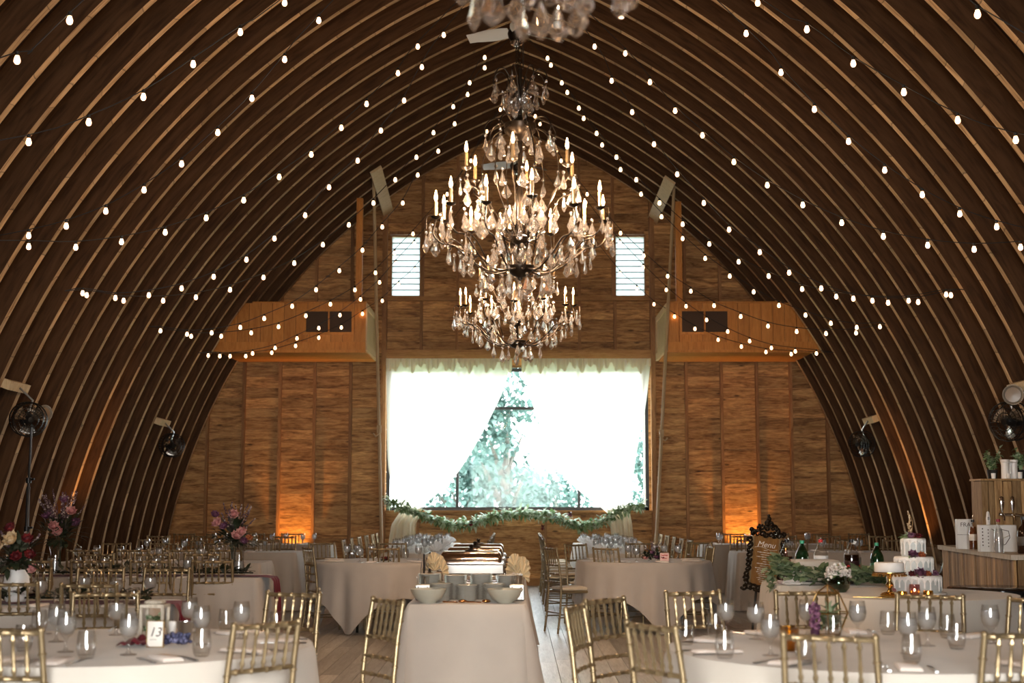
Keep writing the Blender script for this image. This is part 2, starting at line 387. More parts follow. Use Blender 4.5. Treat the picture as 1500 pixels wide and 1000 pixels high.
def lamp(name, typ, loc, energy, col, rot=None, **kw):
    l = bpy.data.lights.new(name, typ); l.energy = energy; l.color = col
    for k, v in kw.items(): setattr(l, k, v)
    o = bpy.data.objects.new(name, l); C.objects.link(o); o.location = loc
    if rot is not None: o.rotation_euler = rot
    return o

# ------------------------------------------------------------------ the barn shell
def arc_pts(r, n, z0=0.0):
    a0 = math.asin((z0 - AZ) / r); a1 = math.acos(AX / r)
    pts = []
    for i in range(n + 1):
        a = a0 + (a1 - a0) * i / n; pts.append((r * math.cos(a) - AX, AZ + r * math.sin(a), (a - a0) * r))
    return pts
WY = [(-2.27, 2.30, 1.28, 3.76), (-2.23, -1.69, 5.02, 6.12), (1.73, 2.28, 5.02, 6.12)]      # the three windows
b = MB()
for i in range(86):
    x0 = -6.4 + i * .15; r = R(); y = -2.2
    while y < 25.0:
        L = U(3.0, 4.9); e = min(y + L, 25.0)
        b.box((x0 + .074, (y + e) / 2, -.03), (.1455, e - y - .003, .06), bid=R()); y = e
struct(b.build('floor', M['floor'], smooth=0), 'worn whitewashed plank floor of the barn loft', 'floor')

b = MB()
P = arc_pts(RO, 84)
for sx in (-1, 1):
    for i in range(84):
        (xa, za, _), (xb, zb, _) = P[i], P[i + 1]
        y = -2.0
        while y < 25.0:
            L = U(3.5, 6.0); e = min(y + L, 25.0)
            nx, nz = (xa + AX) / RO * .03, (za - AZ) / RO * .03
            g = .004
            q = [(sx * xa, y, za), (sx * xb, y, zb), (sx * xb, e, zb), (sx * xa, e, za)]
            q2 = [(sx * (xa + nx), y, za + nz), (sx * (xb + nx), y, zb + nz), (sx * (xb + nx), e, zb + nz), (sx * (xa + nx), e, za + nz)]
            b.add(q + q2, [(0, 1, 2, 3), (7, 6, 5, 4), (0, 3, 7, 4), (1, 5, 6, 2)], bid=R()); y = e
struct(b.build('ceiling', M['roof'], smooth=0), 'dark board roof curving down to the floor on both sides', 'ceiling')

ribY = [24.36 - .637 * k for k in range(35)]
Pi = arc_pts(RI, 64); Po = arc_pts(RO - .003, 64)
for k, y in enumerate(ribY):
    b = MB(); uvs = []; bb = R()
    for sx in (-1, 1):
        for i in range(64):
            A, B_, Cc, D = Pi[i], Pi[i + 1], Po[i], Po[i + 1]
            y0, y1 = y - .046, y + .046
            V = lambda q, yy: (sx * q[0], yy, q[1])
            vsx = [V(A, y0), V(B_, y0), V(B_, y1), V(A, y1), V(Cc, y0), V(D, y0), V(D, y1), V(Cc, y1)]
            if sx > 0: fs = [(0, 1, 2, 3), (0, 4, 5, 1), (3, 2, 6, 7)]
            else: fs = [(3, 2, 1, 0), (1, 5, 4, 0), (7, 6, 2, 3)]
            b.add(vsx, fs, bid=bb + .001)
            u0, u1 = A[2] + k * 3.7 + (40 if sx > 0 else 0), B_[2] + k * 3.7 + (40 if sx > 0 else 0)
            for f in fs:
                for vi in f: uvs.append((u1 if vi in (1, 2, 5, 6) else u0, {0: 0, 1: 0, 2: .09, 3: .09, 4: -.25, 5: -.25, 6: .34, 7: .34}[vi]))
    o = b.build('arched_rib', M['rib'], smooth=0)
    uvl = o.data.uv_layers.new(name='UVMap')
    uvl.data.foreach_set('uv', [c for q in uvs for c in q])
    struct(o, 'curved laminated roof rib, %s from the window wall' % (ORD[k] if k else 'nearest') if k else 'curved laminated roof rib standing nearest to the window wall', 'roof rib')
    o['group'] = 'curved roof ribs'

# back wall: horizontal boards, each row cut at the windows and at the studs
SX = [at_y(px, 700, WALL - .05).x for px in (302, 355, 408, 459, 512, 561, 958, 1007, 1059, 1111, 1161, 1214)]
SXC = [at_y(px, 480, WALL - .05).x for px in (617, 669, 721, 797, 849, 901)]
b = MB(); z = 0.0
while z < 7.95:
    h = U(.17, .215); z1 = min(z + h, 8.0)
    xm = arch_x(z, RO + .02)
    if xm <= .05: break
    cuts = [-xm, xm]
    for s in SX:
        if abs(s) < xm and R() < .8: cuts.append(s)
    for s in SXC:
        if R() < .5: cuts.append(s)
    for w in WY:
        if z1 > w[2] + .02 and z < w[3] - .02: cuts += [w[0], w[1]]
    cuts.sort()
    for x0, x1 in zip(cuts, cuts[1:]):
        m = (x0 + x1) / 2
        if x1 - x0 < .01 or any(w[0] < m < w[1] and z1 > w[2] + .02 and z < w[3] - .02 for w in WY): continue
        b.box((m, WALL + .02, (z + z1) / 2), (x1 - x0 - .002, .04 + U(-.004, .004), z1 - z - .004), bid=R())
    z = z1
for x0, x1, z0, z1 in ((-6.3, 6.3, 0, 1.27), (-6.3, -2.28, 1.27, 3.77), (2.31, 6.3, 1.27, 3.77), (-5.4, 5.4, 3.77, 5.01), (-4.6, -2.24, 5.01, 6.13), (-1.68, 1.72, 5.01, 6.13), (2.29, 4.6, 5.01, 6.13), (-3.2, 3.2, 6.13, 8.2)):
    b.box(((x0 + x1) / 2, WALL + .062, (z0 + z1) / 2), (x1 - x0, .03, z1 - z0), bid=.1)
struct(b.build('wall_back', M['board'], smooth=0), 'brown horizontal board gable wall around the big window', 'wall')

tn = [0]
def trim(mb, label, mat='stud'):
    tn[0] += 1
    return struct(mb.build('trim_%d' % tn[0], M[mat] if isinstance(mat, str) else mat, smooth=0), label, 'wall framing')
BOXB, BOXT = 3.87, 4.64
names = ['sixth', 'fifth', 'fourth', 'third', 'second']
for i, x in enumerate(SX):
    top = arch_x(0, RO)
    zt = 0.1
    while arch_x(zt + .02, RO) > abs(x) + .03 and zt < 7.6: zt += .02
    side = 'left' if x < 0 else 'right'
    post = i in (5, 6)
    w = .085 if post else .05
    d = .13 if post else .09
    j = abs(i - 5) if x < 0 else i - 6
    lab = ('tall wooden post beside the %s edge of the big window' % side) if post else 'wall stud %s of the big window, %s out from it' % (side, ORD[j])
    trim(MB().box((x, WALL - d / 2 - .002, zt / 2), (w, d, zt), bid=R()), lab)
for i, x in enumerate(SXC):
    zb, zt = (5.02, 6.4) if False else (4.04, 4.96)
    trim(MB().box((x, WALL - .045, (4.07 + 4.93) / 2), (.05, .09, .86), bid=R()), 'short stud in the panel band above the big window, %s from the left' % ORD[i])
for i, x in enumerate((-1.66, -1.04, 1.10, 1.70)):
    zt = 5.0
    while arch_x(zt + .02, RO) > abs(x) + .03 and zt < 7.9: zt += .02
    trim(MB().box((x, WALL - .045, (5.02 + zt) / 2), (.05, .09, zt - 5.02), bid=R()), 'upper gable stud, %s from the left' % ORD[i])
for i, px in enumerate((611, 719, 799, 868)):
    trim(MB().box((at_y(px, 800, WALL - .05).x, WALL - .045, (.12 + 1.2) / 2), (.05, .09, 1.08), bid=R()), 'short stud under the big window sill, %s from the left' % ORD[i])
trim(MB().box((.01, WALL - .05, .06), (4.5, .1, .12), bid=.4), 'wide base board running under the big window', 'beam')
xw0, xw1 = SX[5] + .045, SX[6] - .045; xm, xl = (xw0 + xw1) / 2, xw1 - xw0
trim(MB().box((xm, WALL - .075, 3.99), (xl, .15, .155), bid=.6), 'long header beam just above the big window', 'beam')
trim(MB().box((xm, WALL - .06, 4.98), (xl, .12, .07), bid=.3), 'horizontal ledger beam below the two louvred windows', 'beam')
trim(MB().box((xm, WALL - .08, 1.265), (xl, .16, .035), bid=.5), 'flat wooden sill of the big window', 'beam')
trim(MB().box(((SX[10] + SX[11]) / 2, WALL - .045, 1.33), (SX[11] - SX[10] - .06, .09, .05), bid=.5), 'short cross brace between the last two studs on the right')
for i, (x, side) in enumerate(((-1.66, 'left'), (1.70, 'right'))):
    sgn = -1 if x < 0 else 1
    trim(MB().box((sgn * 1.97, WALL - .05, 6.15), (.56, .10, .05), bid=.4), 'small lintel over the %s louvred window' % side)

# windows
w = WY[0]; xc, zc = (w[0] + w[1]) / 2, (w[2] + w[3]) / 2
root = thing('window_1', 'big picture window with dark frame behind sheer curtains', 'window'); root['kind'] = 'structure'
f = MB(); y = WALL + .05
for x in (w[0] + .03, w[1] - .03): f.box((x, y, zc), (.06, .07, w[3] - w[2]))
for z in (w[2] + .03, w[3] - .03): f.box((xc, y, z), (w[1] - w[0], .07, .06))
f.build('window_frame', M['frame'], root, 0)
X1, X2 = at_y(670, 700, y).x, at_y(848, 700, y).x
for x in (X1, X2): MB().box((x, y, zc), (.05, .06, w[3] - w[2] - .12)).build('mullion', M['frame'], root, 0)
zt_ = at_y(757, 598, y).z
MB().box(((X1 + X2) / 2, y, zt_), (X2 - X1 - .05, .06, .05)).build('transom', M['frame'], root, 0)
for a, c in ((w[0] + .06, X1 - .025), (X2 + .025, w[1] - .06)):
    MB().box(((a + c) / 2, y, zc), (c - a, .006, w[3] - w[2] - .12)).build('pane', M['pane'], root, 0)
for a, c in ((w[2] + .06, zt_ - .025), (zt_ + .025, w[3] - .06)):
    MB().box(((X1 + X2) / 2, y, (a + c) / 2), (X2 - X1 - .05, .006, c - a)).build('pane', M['pane'], root, 0)
for k, w in enumerate(WY[1:]):
    xc, zc = (w[0] + w[1]) / 2, (w[2] + w[3]) / 2
    root = thing('window_%d' % (k + 2), 'narrow white louvred window high in the gable, on the %s' % ('left', 'right')[k], 'window'); root['kind'] = 'structure'
    f = MB()
    for x in (w[0] + .012, w[1] - .012): f.box((x, WALL + .03, zc), (.024, .09, w[3] - w[2]))
    for z in (w[2] + .012, w[3] - .012): f.box((xc, WALL + .03, z), (w[1] - w[0], .09, .024))
    f.build('window_frame', M['beam'], root, 0)
    s = MB(); n = 10; dz = (w[3] - w[2] - .05) / n
    for i in range(n): s.box((xc, WALL + .035, w[2] + .025 + dz * (i + .5)), (w[1] - w[0] - .05, .012, dz * .93), rot=Matrix.Rotation(.16, 3, 'X'))
    s.build('louvre_slats', M['slat'], root, 0)
    s = MB()
    for i in range(1, n): s.box((xc, WALL + .022, w[2] + .025 + dz * i), (w[1] - w[0] - .05, .008, .014))
    s.build('slat_edges', M['frame'], root, 0)

# wall behind the camera, with its open barn door
b = MB()
z = 0
while z < 7.9:
    z1 = z + .25; xm = arch_x(z, RO + .02)
    if xm <= .05: break
    segs = [(-xm, -1.7), (1.7, xm)] if z < 2.9 else [(-xm, xm)]
    for x0, x1 in segs: b.box(((x0 + x1) / 2, -2.03, z + .125), (x1 - x0, .05, .246), bid=R())
    z = z1
struct(b.build('wall_front', M['board'], smooth=0), 'board gable wall with an open barn door, behind the viewer', 'wall')

# ------------------------------------------------------------------ outdoors
b = MB().box((0, 75, -3.05), (160, 96, .1))
g = simple('lawn', (.16, .27, .13), .9, 0, .3, .6); o = b.build('ground_outside', g, smooth=0); struct(o, 'green lawn outside below the big window', 'lawn')
M['outtrunk'] = simple('grey_bark', (.14, .13, .11), .9, 0, .3, 6)
def tree(x, y, z0, H, rad, n, lab, seed, squash=1.0):
    random.seed(seed)
    t = thing('leafy_tree', lab, 'tree', (x, y, z0))
    tr = MB(); tr.tube([(0, 0, 0), (.1, 0, H * .3), (0, .1, H * .6), (.1, 0, H * .9)], [.22, .18, .12, .04], 8)
    for k in range(7):
        a = R() * 6.28; h = H * U(.35, .75); tr.tube([(0, 0, h), (math.cos(a) * rad * .3, math.sin(a) * rad * .3, h + .5), (math.cos(a) * rad * .7, math.sin(a) * rad * .7, h + 1.1)], [.08, .06, .02], 6)
    tr.build('trunk', M['outtrunk'], t)
    f = MB(); cl = [(Vector((U(-1, 1) * rad * .7, U(-1, 1) * rad * .7, H * U(.35, 1.0))), U(.5, 1.0)) for _ in range(16)]
    for i in range(n):
        c, r = random.choice(cl); d = Vector((U(-1, 1), U(-1, 1), U(-1, 1) * squash))
        if d.length > 1: d.normalize()
        f.leaf(c + d * r, Vector((U(-1, 1), U(-1, 1), U(-1, .6))), (0, 0, 1), U(.12, .22), U(.08, .14))
    o = f.build('foliage', M['outleaf'], t, 0)
tree(-.30, 33, -3, 7.3, .75, 5200, 'slim tall leafy tree outside, left of the window middle', 11)
tree(-1.25, 36, -3, 6.1, 1.35, 9000, 'bushy tree outside beyond the lower left panes', 12)
tree(1.25, 38, -3, 4.9, .85, 4500, 'small tree outside beyond the lower right panes', 13)
tree(.1, 52, -3, 6.0, 2.6, 9000, 'low distant tree outside beyond the middle panes', 14)
tree(4.4, 44, -3, 6.3, 1.6, 4500, 'tree outside beyond the right edge of the window', 15)
random.seed(21)
pp = MB().box((2.45, 26.2, .6), (.24, .14, 7.2), bid=.4)
struct(pp.build('trim_outside', M['crate'], smooth=0), 'weathered board upright outside the right edge of the window', 'outside trim')

M['grille'] = simple('brown_mesh', (.10, .05, .022), .6)
# ------------------------------------------------------------------ vent boxes under the roof
for sgn, side in ((-1, 'left'), (1, 'right')):
    xi = sgn * 2.45; yf = 22.9
    t = thing('vent_box', 'orange pine boxed duct with mesh grille on the %s of the gable wall' % side, 'duct box', (0, 0, 0))
    p = MB(); x = abs(xi) + .05
    xo = lambda z: arch_x(z, RO) - .02
    zar = lambda x: AZ + math.sqrt(RO ** 2 - (x + AX) ** 2) - .015
    gx0, gx1, gz0, gz1 = 2.66, 3.44, 4.14, 4.52
    def plank(x0, x1, z0, z1):
        if x1 - x0 < .004: return
        za, zb_ = min(z1, zar(x0)), min(z1, zar(x1))
        if za <= z0 + .01: return
        zb_ = max(zb_, z0 + .001); x1 -= .006; q = []
        for yy in (yf, yf + .024): q += [(sgn * x0, yy, z0), (sgn * x1, yy, z0), (sgn * x1, yy, zb_), (sgn * x0, yy, za)]
        p.add(q, [(0, 1, 2, 3), (7, 6, 5, 4), (0, 4, 5, 1), (2, 6, 7, 3), (1, 5, 6, 2), (0, 3, 7, 4)], bid=R())
    xx = abs(xi)
    while xx < 5.2:
        x1 = xx + .19
        zt = BOXT - .002
        if x1 <= gx0 or xx >= gx1: plank(xx, x1, BOXB + .13, zt)
        else:
            plank(xx, x1, BOXB + .13, gz0); plank(xx, x1, gz1, zt)
            if xx < gx0: plank(xx, gx0, gz0, gz1)
            if x1 > gx1: plank(gx1, x1, gz0, gz1)
        xx = x1
    xe = xo(BOXB + .15)
    p.box((sgn * (abs(xi) + xe) / 2, yf + .006, BOXB + .065), (xe - abs(xi), .036, .13), bid=.7)
    p.box((sgn * (abs(xi) + xo(BOXB)) / 2, yf + .05, BOXB - .02), (xo(BOXB) - abs(xi), .10, .04), bid=.9)
    p.build('front_panel', M['pine'], t, 0)
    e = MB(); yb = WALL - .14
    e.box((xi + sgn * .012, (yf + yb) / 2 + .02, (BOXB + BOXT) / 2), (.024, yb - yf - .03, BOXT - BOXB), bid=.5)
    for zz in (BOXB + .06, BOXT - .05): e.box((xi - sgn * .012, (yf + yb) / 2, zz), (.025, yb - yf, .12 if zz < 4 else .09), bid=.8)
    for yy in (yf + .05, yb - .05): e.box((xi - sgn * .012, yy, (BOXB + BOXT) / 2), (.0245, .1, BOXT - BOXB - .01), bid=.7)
    e.build('end_panel', M['pale'], t, 0)  # light wood, paler than the front to put light on this end into its colour
    u = MB(); 
    for k in range(7): u.box((sgn * (abs(xi) + 4.85) / 2, yf + .14 + k * .24, BOXB - .012), (4.85 - abs(xi) - .02 - k * .002, .235, .022), bid=R())
    u.build('bottom_panel', M['pine'], t, 0)
    tp = MB().box((sgn * (abs(xi) + 4.3) / 2, (yf + yb) / 2, BOXT + .012), (4.3 - abs(xi), yb - yf, .022), bid=.4); tp.build('top_panel', M['pine'], t, 0)
    gf = MB()
    for z in (gz0, gz1): gf.box((sgn * (gx0 + gx1) / 2, yf - .008, z), (gx1 - gx0 + .05, .02, .04), bid=.5)
    for x in (gx0, gx1, (gx0 + gx1) / 2): gf.box((sgn * x, yf - .008, (gz0 + gz1) / 2), (.04 if x != (gx0 + gx1) / 2 else .025, .0195, gz1 - gz0 - .03), bid=.6)
    grf = gf.build('grille_frame', M['pine'], t, 0)
    gm = MB(); gm.box((sgn * (gx0 + gx1) / 2, yf + .12, (gz0 + gz1) / 2), (gx1 - gx0, .01, gz1 - gz0))
    k = gx0 + .025
    while k < gx1: gm.box((sgn * k, yf + .012, (gz0 + gz1) / 2), (.006, .006, gz1 - gz0)); k += .032
    k = gz0 + .025
    while k < gz1: gm.box((sgn * (gx0 + gx1) / 2, yf + .012, k), (gx1 - gx0, .006, .006)); k += .032
    gm.build('grille_mesh', M['grille'], t, 0)
    # post standing on the box corner, plank nailed to the ribs, and the leaning pole
    px = 526.5 if sgn < 0 else 994; xp = at_y(px, 380, yf + .12).x
    zz = BOXT + .03
    zt = zz
    while arch_x(zt + .02, RI) > abs(xp) + .05: zt += .02
    trim(MB().box((xp, yf + .12, (zz + zt) / 2), (.10, .12, zt - zz), bid=.6), 'square post rising from the %s duct box to the roof' % side, 'pine')
    A, B_ = ((545, 241), (569, 322)) if sgn < 0 else ((987, 256), (955, 330))
    pa, pb = on_arch(*A, r=RI - .03), on_arch(*B_, r=RI - .03)
    d = pb - pa; m = (pa + pb) / 2
    q = MB(); n_ = Vector((-(m.x + math.copysign(AX, m.x)), 0, -(m.z - AZ))).normalized()
    tt = d.normalized(); n2 = n_ * .6 + Vector((0, -1, 0)); nn = (n2 - tt * n2.dot(tt)).normalized(); ss = tt.cross(nn)
    rot = Matrix((ss, nn, tt)).transposed()
    q.box((0, 0, 0), (.20, .035, d.length), bid=.5, rot=rot)
    o = q.build('roof_plank', M['pale'], None, 0); o.location = m + n_ * .10
    tag(o, 'pale short plank fixed across the roof ribs on the %s' % side, 'plank')
    A, B_ = ((547, 246), (559, 800)) if sgn < 0 else ((988, 262), (961, 800))
    p0 = on_arch(*A, r=RI - .06); p1 = at_y(B_[0], B_[1], 23.6); p1 = p0 + (p1 - p0)
    if p0.y > 22.6: p0 = at_y(A[0], A[1], 22.55)
    ys = 22.72
    p0 = at_y(A[0], A[1], ys); p1 = at_y(B_[0], B_[1], ys)
    p1 = p0 + (p1 - p0) * ((p0.z - 0.0) / (p0.z - p1.z))
    t = thing('leaning_pole', 'tall pale wooden pole standing in front of the %s duct box' % side, 'pole', p1)
    MB().tube([Vector((0, 0, 0)), p0 - p1], .026, 8).build('shaft', M['pale'], t)
    h = (p0 - p1) * .37
    MB().tube([h + Vector((0, -.03, .05)), h + Vector((sgn * -.0, -.03, -.03)), h + Vector((-sgn * -.05, -.05, -.07)), h + Vector((-sgn * -.09, -.05, -.02))], .014, 6).box(h + Vector((0, -.02, .05)), (.07, .03, .12)).build('cleat', M['pale'], t)

# ------------------------------------------------------------------ curtains and garland
def curtain(side):
    s = -1 if side == 'left' else 1
    yc = WALL - .24
    Pt = lambda px, py: at_y(px, py, yc)
    random.seed(5 if s < 0 else 6)
    if s < 0:
        top = lambda u: (566 + u * 184, 527)
        edges = [(0, [(566, 527), (567, 600), (570, 690), (588, 744)]), (1, [(750, 529), (729, 590), (672, 690), (614, 745)])]
        tail = [(586, 750, 616, 750), (574, 768, 609, 768), (570, 792, 609, 792), (568, 856, 612, 856)]
    else:
        edges = [(0, [(764, 529), (786, 610), (822, 692), (891, 752)]), (1, [(953, 527), (946, 590), (932, 665), (921, 744)])]
        tail = [(892, 752, 921, 746), (893, 768, 925, 764), (896, 792, 928, 792), (894, 856, 930, 856)]
    def bez(c, t):
        q = [Vector((p[0], p[1])) for p in c]
        # Catmull-Rom through four points
        n = len(q) - 1; k = min(int(t * n), n - 1); f = t * n - k
        p0, p1, p2, p3 = q[max(k - 1, 0)], q[k], q[k + 1], q[min(k + 2, n)]
        return .5 * ((2 * p1) + (p2 - p0) * f + (2 * p0 - 5 * p1 + 4 * p2 - p3) * f * f + (3 * p1 - p0 - 3 * p2 + p3) * f ** 3)
    ph = [U(0, 6.28) for _ in range(5)]
    def body(u, v):
        a, b_ = bez(edges[0][1], v), bez(edges[1][1], v)
        sag = 0
        if v > .5: sag = (v - .5) * 2 * 14 * math.sin(PI * u) * (1 if s > 0 else .25)
        p = Pt(a.x + (b_.x - a.x) * u, a.y + (b_.y - a.y) * u + sag)
        wid = max(.25, abs(b_.x - a.x) / 190)
        amp = .012 * (.4 + .6 * abs(math.sin(3 * u + ph[0])))
        p.y += amp * math.sin(u * 70 + ph[1] + 2 * math.sin(v * 3)) + .02 * math.sin(u * 33 + ph[2]) - .05 * math.sin(PI * v) * (1 - wid * .6)
        return p
    t = thing('sheer_curtain', 'white sheer curtain swept back to the %s side of the big window' % side, 'curtain', Pt(edges[0][1][0][0] if s < 0 else 953, 800) * 0 + Vector((s * 1.2, yc, 0)))
    off = Vector(t.location)
    b = MB(); b.grid(lambda u, v: body(u, v) - off, 150, 30); b.build('drape', M['sheer'], t, 180)
    def ruff(u, v):
        a, b_ = edges[0][1][0], edges[1][1][0]
        x = a[0] + (b_[0] - a[0]) * u
        hang = 14 + 5 * math.sin(u * 41 + ph[3]) + 4 * math.sin(u * 97)
        p = Pt(x, 525 + v * hang); p.y += -.03 + .03 * math.sin(u * 150 + ph[4]) * (.3 + .7 * v); return p - off
    b = MB(); b.grid(ruff, 220, 4); b.build('ruffle', M['gather'], t, 180)
    def tl(u, v):
        n = len(tail) - 1; k = min(int(v * n), n - 1); f = v * n - k
        L = [tail[k][i] + (tail[k + 1][i] - tail[k][i]) * f for i in range(4)]
        p = Pt(L[0] + (L[2] - L[0]) * u, L[1] + (L[3] - L[1]) * u)
        p.y += .05 * math.sin(u * 24 + ph[1]) + .03 * math.sin(u * 11 + ph[0]) - .02; return p - off
    b = MB(); b.grid(tl, 60, 16); b.build('tail', M['gather'], t, 180)
    q0, q1 = Pt(tail[0][0], tail[0][1] - 3) - off, Pt(tail[0][2], tail[0][3] - 3) - off
    b = MB(); b.tube([q0 + Vector((0, .08, .0)), q0 + Vector((-.02, -.03, .01)), (q0 + q1) / 2 + Vector((0, -.1, -.01)), q1 + Vector((.02, -.03, .01)), q1 + Vector((0, .08, 0))], .016, 6); b.build('tieback', M['gather'], t)
curtain('left'); curtain('right')
random.seed(31)
t = thing('leaf_garland', 'long green leaf garland swagged along the sill of the big window', 'garland', (0, WALL - .4, 1.2)); off = Vector(t.location)
gp = [(567, 731), (585, 742), (605, 749), (628, 757), (660, 768), (690, 767), (715, 758), (742, 752), (772, 752), (800, 753), (825, 762), (850, 772), (880, 764), (905, 750), (925, 742), (940, 740)]
vp = [at_y(x, y_, WALL - .38) - off for x, y_ in gp]
MB().tube(vp, .012, 6).build('vine', M['dleaf'], t)
f = MB()
for i in range(len(vp) - 1):
    n = int((vp[i + 1] - vp[i]).length * 330)
    for k in range(n):
        p = vp[i].lerp(vp[i + 1], R()); d = Vector((U(-1, 1), U(-1, .3), U(-1, .8)))
        f.leaf(p + Vector((U(-.03, .03), U(-.07, .0), U(-.05, .06))), d, (0, -.3, 1), U(.06, .15), U(.03, .06))
f.build('leaves', M['leaf'], t, 0)
for px, py in ((795, 772), (690, 766), (835, 752)):
    b = MB(); p = at_y(px, py, WALL - .47) - off
    for k in range(14): b.leaf(p, (U(-1, 1), U(-1, .2), U(-1, 1)), (0, 0, 1), .06, .04)
    b.build('flower', M['redf'], t, 0)
# ------------------------------------------------------------------ chairs
def bamboo(path, r, step=.11, k=1.32):
    """sample a path finely and swell it into rings at regular intervals"""
    P = [Vector(p) for p in path]; out = []; rad = []; acc = 0.0; nxt = step * .5
    for a, b in zip(P, P[1:]):
        L = (b - a).length; t = 0
        out.append(a); rad.append(r)
        while nxt < acc + L - .006:
            f = (nxt - acc)
            for d, q in ((-.006, 1.0), (-.003, k), (.003, k), (.006, 1.0)):
                if 0 < f + d < L: out.append(a + (b - a) * ((f + d) / L)); rad.append(r * q)
            nxt += step
        acc += L
    out.append(P[-1]); rad.append(r); return out, rad
RT, RS = .166, .172
def post_path(s):
    return [(s * .18, -.235, 0), (s * .176, -.205, .22), (s * RS, -.19, .44), (s * RS, -.195, .56), (s * .169, -.215, .74), (s * RT, -.243, .905)]
def post_at(s, z):
    P = post_path(s)
    for a, b in zip(P, P[1:]):
        if a[2] <= z <= b[2]:
            f = (z - a[2]) / (b[2] - a[2]); return Vector(a).lerp(Vector(b), f)
def rail(z, r, step=.075): return MB().tube(*bamboo([post_at(-1, z), (post_at(-1, z) + post_at(1, z)) / 2 + Vector((0, -.012, 0)), post_at(1, z)], r, step), n=7)
def fleg(s): return [(s * .182, .20, .435), (s * .178, .198, .2), (s * .184, .205, 0)]
def seat_mb():
    b = MB(); q = lambda s, z: [(-.172 - s, -.185 - s, z), (.172 + s, -.185 - s, z), (.192 + s, .19, z), (.17 + s, .205 + s, z), (-.17 - s, .205 + s, z), (-.192 - s, .19, z)]
    vs_ = q(-.008, .425) + q(0, .43) + q(0, .448) + q(-.008, .452)
    fs = [tuple(range(5, -1, -1)), tuple(range(18, 24))]
    for k in range(3):
        for i in range(6): fs.append((k * 6 + i, k * 6 + (i + 1) % 6, k * 6 + 6 + (i + 1) % 6, k * 6 + 6 + i))
    return b.add(vs_, fs)
def cushion_mb():
    b = MB(); q = lambda s, z: [(-.150 + s, -.155 + s, z), (.150 - s, -.155 + s, z), (.172 - s, .17 - s, z), (.15 - s, .19 - s, z), (-.15 + s, .19 - s, z), (-.172 + s, .17 - s, z)]
    vs_ = q(0, .453) + q(-.01, .468) + q(-.004, .483) + q(.03, .493)
    fs = [tuple(range(5, -1, -1)), tuple(range(18, 24))]
    for k in range(3):
        for i in range(6): fs.append((k * 6 + i, k * 6 + (i + 1) % 6, k * 6 + 6 + (i + 1) % 6, k * 6 + 6 + i))
    return b.add(vs_, fs)
def spindle_mb(x, z0, z1):
    a = post_at(-1, z0); b_ = post_at(-1, z1); p0 = Vector((x * .98, a.y - .008, z0)); p1 = Vector((x, b_.y - .008, z1))
    pts = []; rad = []
    for f, r in ((0, .006), (.1, .0065), (.16, .0105), (.2, .0105), (.26, .0065), (.42, .0095), (.5, .007), (.78, .007), (.82, .0105), (.86, .0105), (.9, .0065), (1, .006)):
        pts.append(p0.lerp(p1, f)); rad.append(r)
    return MB().tube(pts, rad, 6)
RAILS = [(.90, .0115), (.725, .0105), (.63, .0095), (.545, .0095)]
SPX = [-.11, -.055, 0, .055, .11]
def side_pts(s, z):
    a = Vector(post_at(s, z)); P = [Vector(p) for p in fleg(s)]
    for p, q in zip(P, P[1:]):
        if q.z <= z <= p.z: return a, p.lerp(q, (p.z - z) / (p.z - q.z))
def str_list():
    L = []
    for z in (.30, .17):
        for s in (-1, 1): L.append(side_pts(s, z))
    for z in (.335, .215): L.append((side_pts(-1, z)[1], side_pts(1, z)[1]))
    for z in (.335, .215): L.append((post_at(-1, z), post_at(1, z)))
    return L
def make_chair(full):
    t = thing('banquet_chair', 'x', 'chair')
    seat_mb().build('seat', M['gold'], t, 30); cushion_mb().build('cushion', M['cushion'], t, 60)
    for s in (-1, 1):
        mb = MB().tube(*bamboo(post_path(s), .0125), n=8); top = Vector(post_path(s)[-1]); mb.ball(top + Vector((0, 0, .004)), .015, 8, 5)
        mb.build('leg', M['gold'], t, 50)
    for s in (-1, 1): MB().tube(*bamboo(fleg(s), .0125), n=8).build('leg', M['gold'], t, 50)
    if full:
        for z, r in RAILS: rail(z, r).build('back_rail', M['gold'], t, 50)
        for x in SPX: spindle_mb(x, .725, .90).build('spindle', M['gold'], t, 50)
        for a, b in str_list(): MB().tube(*bamboo([a, b], .0085, .09), n=6).build('stretcher', M['gold'], t, 50)
    else:
        b = MB()
        for z, r in RAILS:
            q = rail(z, r); b.add(q.v, q.f)
        for x in SPX:
            q = spindle_mb(x, .725, .90); b.add(q.v, q.f)
        b.build('backrest', M['gold'], t, 50)
        b = MB()
        for p, q in str_list(): b.tube([p, q], .0085, 6)
        b.build('stretchers', M['gold'], t, 50)
    return t
CH = {True: [make_chair(True), False], False: [make_chair(False), False]}
def chair_at(p, face, full):
    """p: seat centre on the floor, face: direction the sitter looks"""
    rz = math.atan2(-face[0], face[1]); pr = CH[full]
    if not pr[1]: pr[1] = True; return place(pr[0], (p[0], p[1], 0), rz)
    return dup(pr[0], (p[0], p[1], 0), rz)
def chair_px(px, py, full, centre=None, face=None, Y=None):
    p = at_z(px, py, .905) if Y is None else at_y(px, py, Y)
    if face is None: face = Vector((centre[0] - p.x, centre[1] - p.y, 0))
    face = Vector((face[0], face[1], 0)).normalized()
    return chair_at(p + face * .243, face, full)

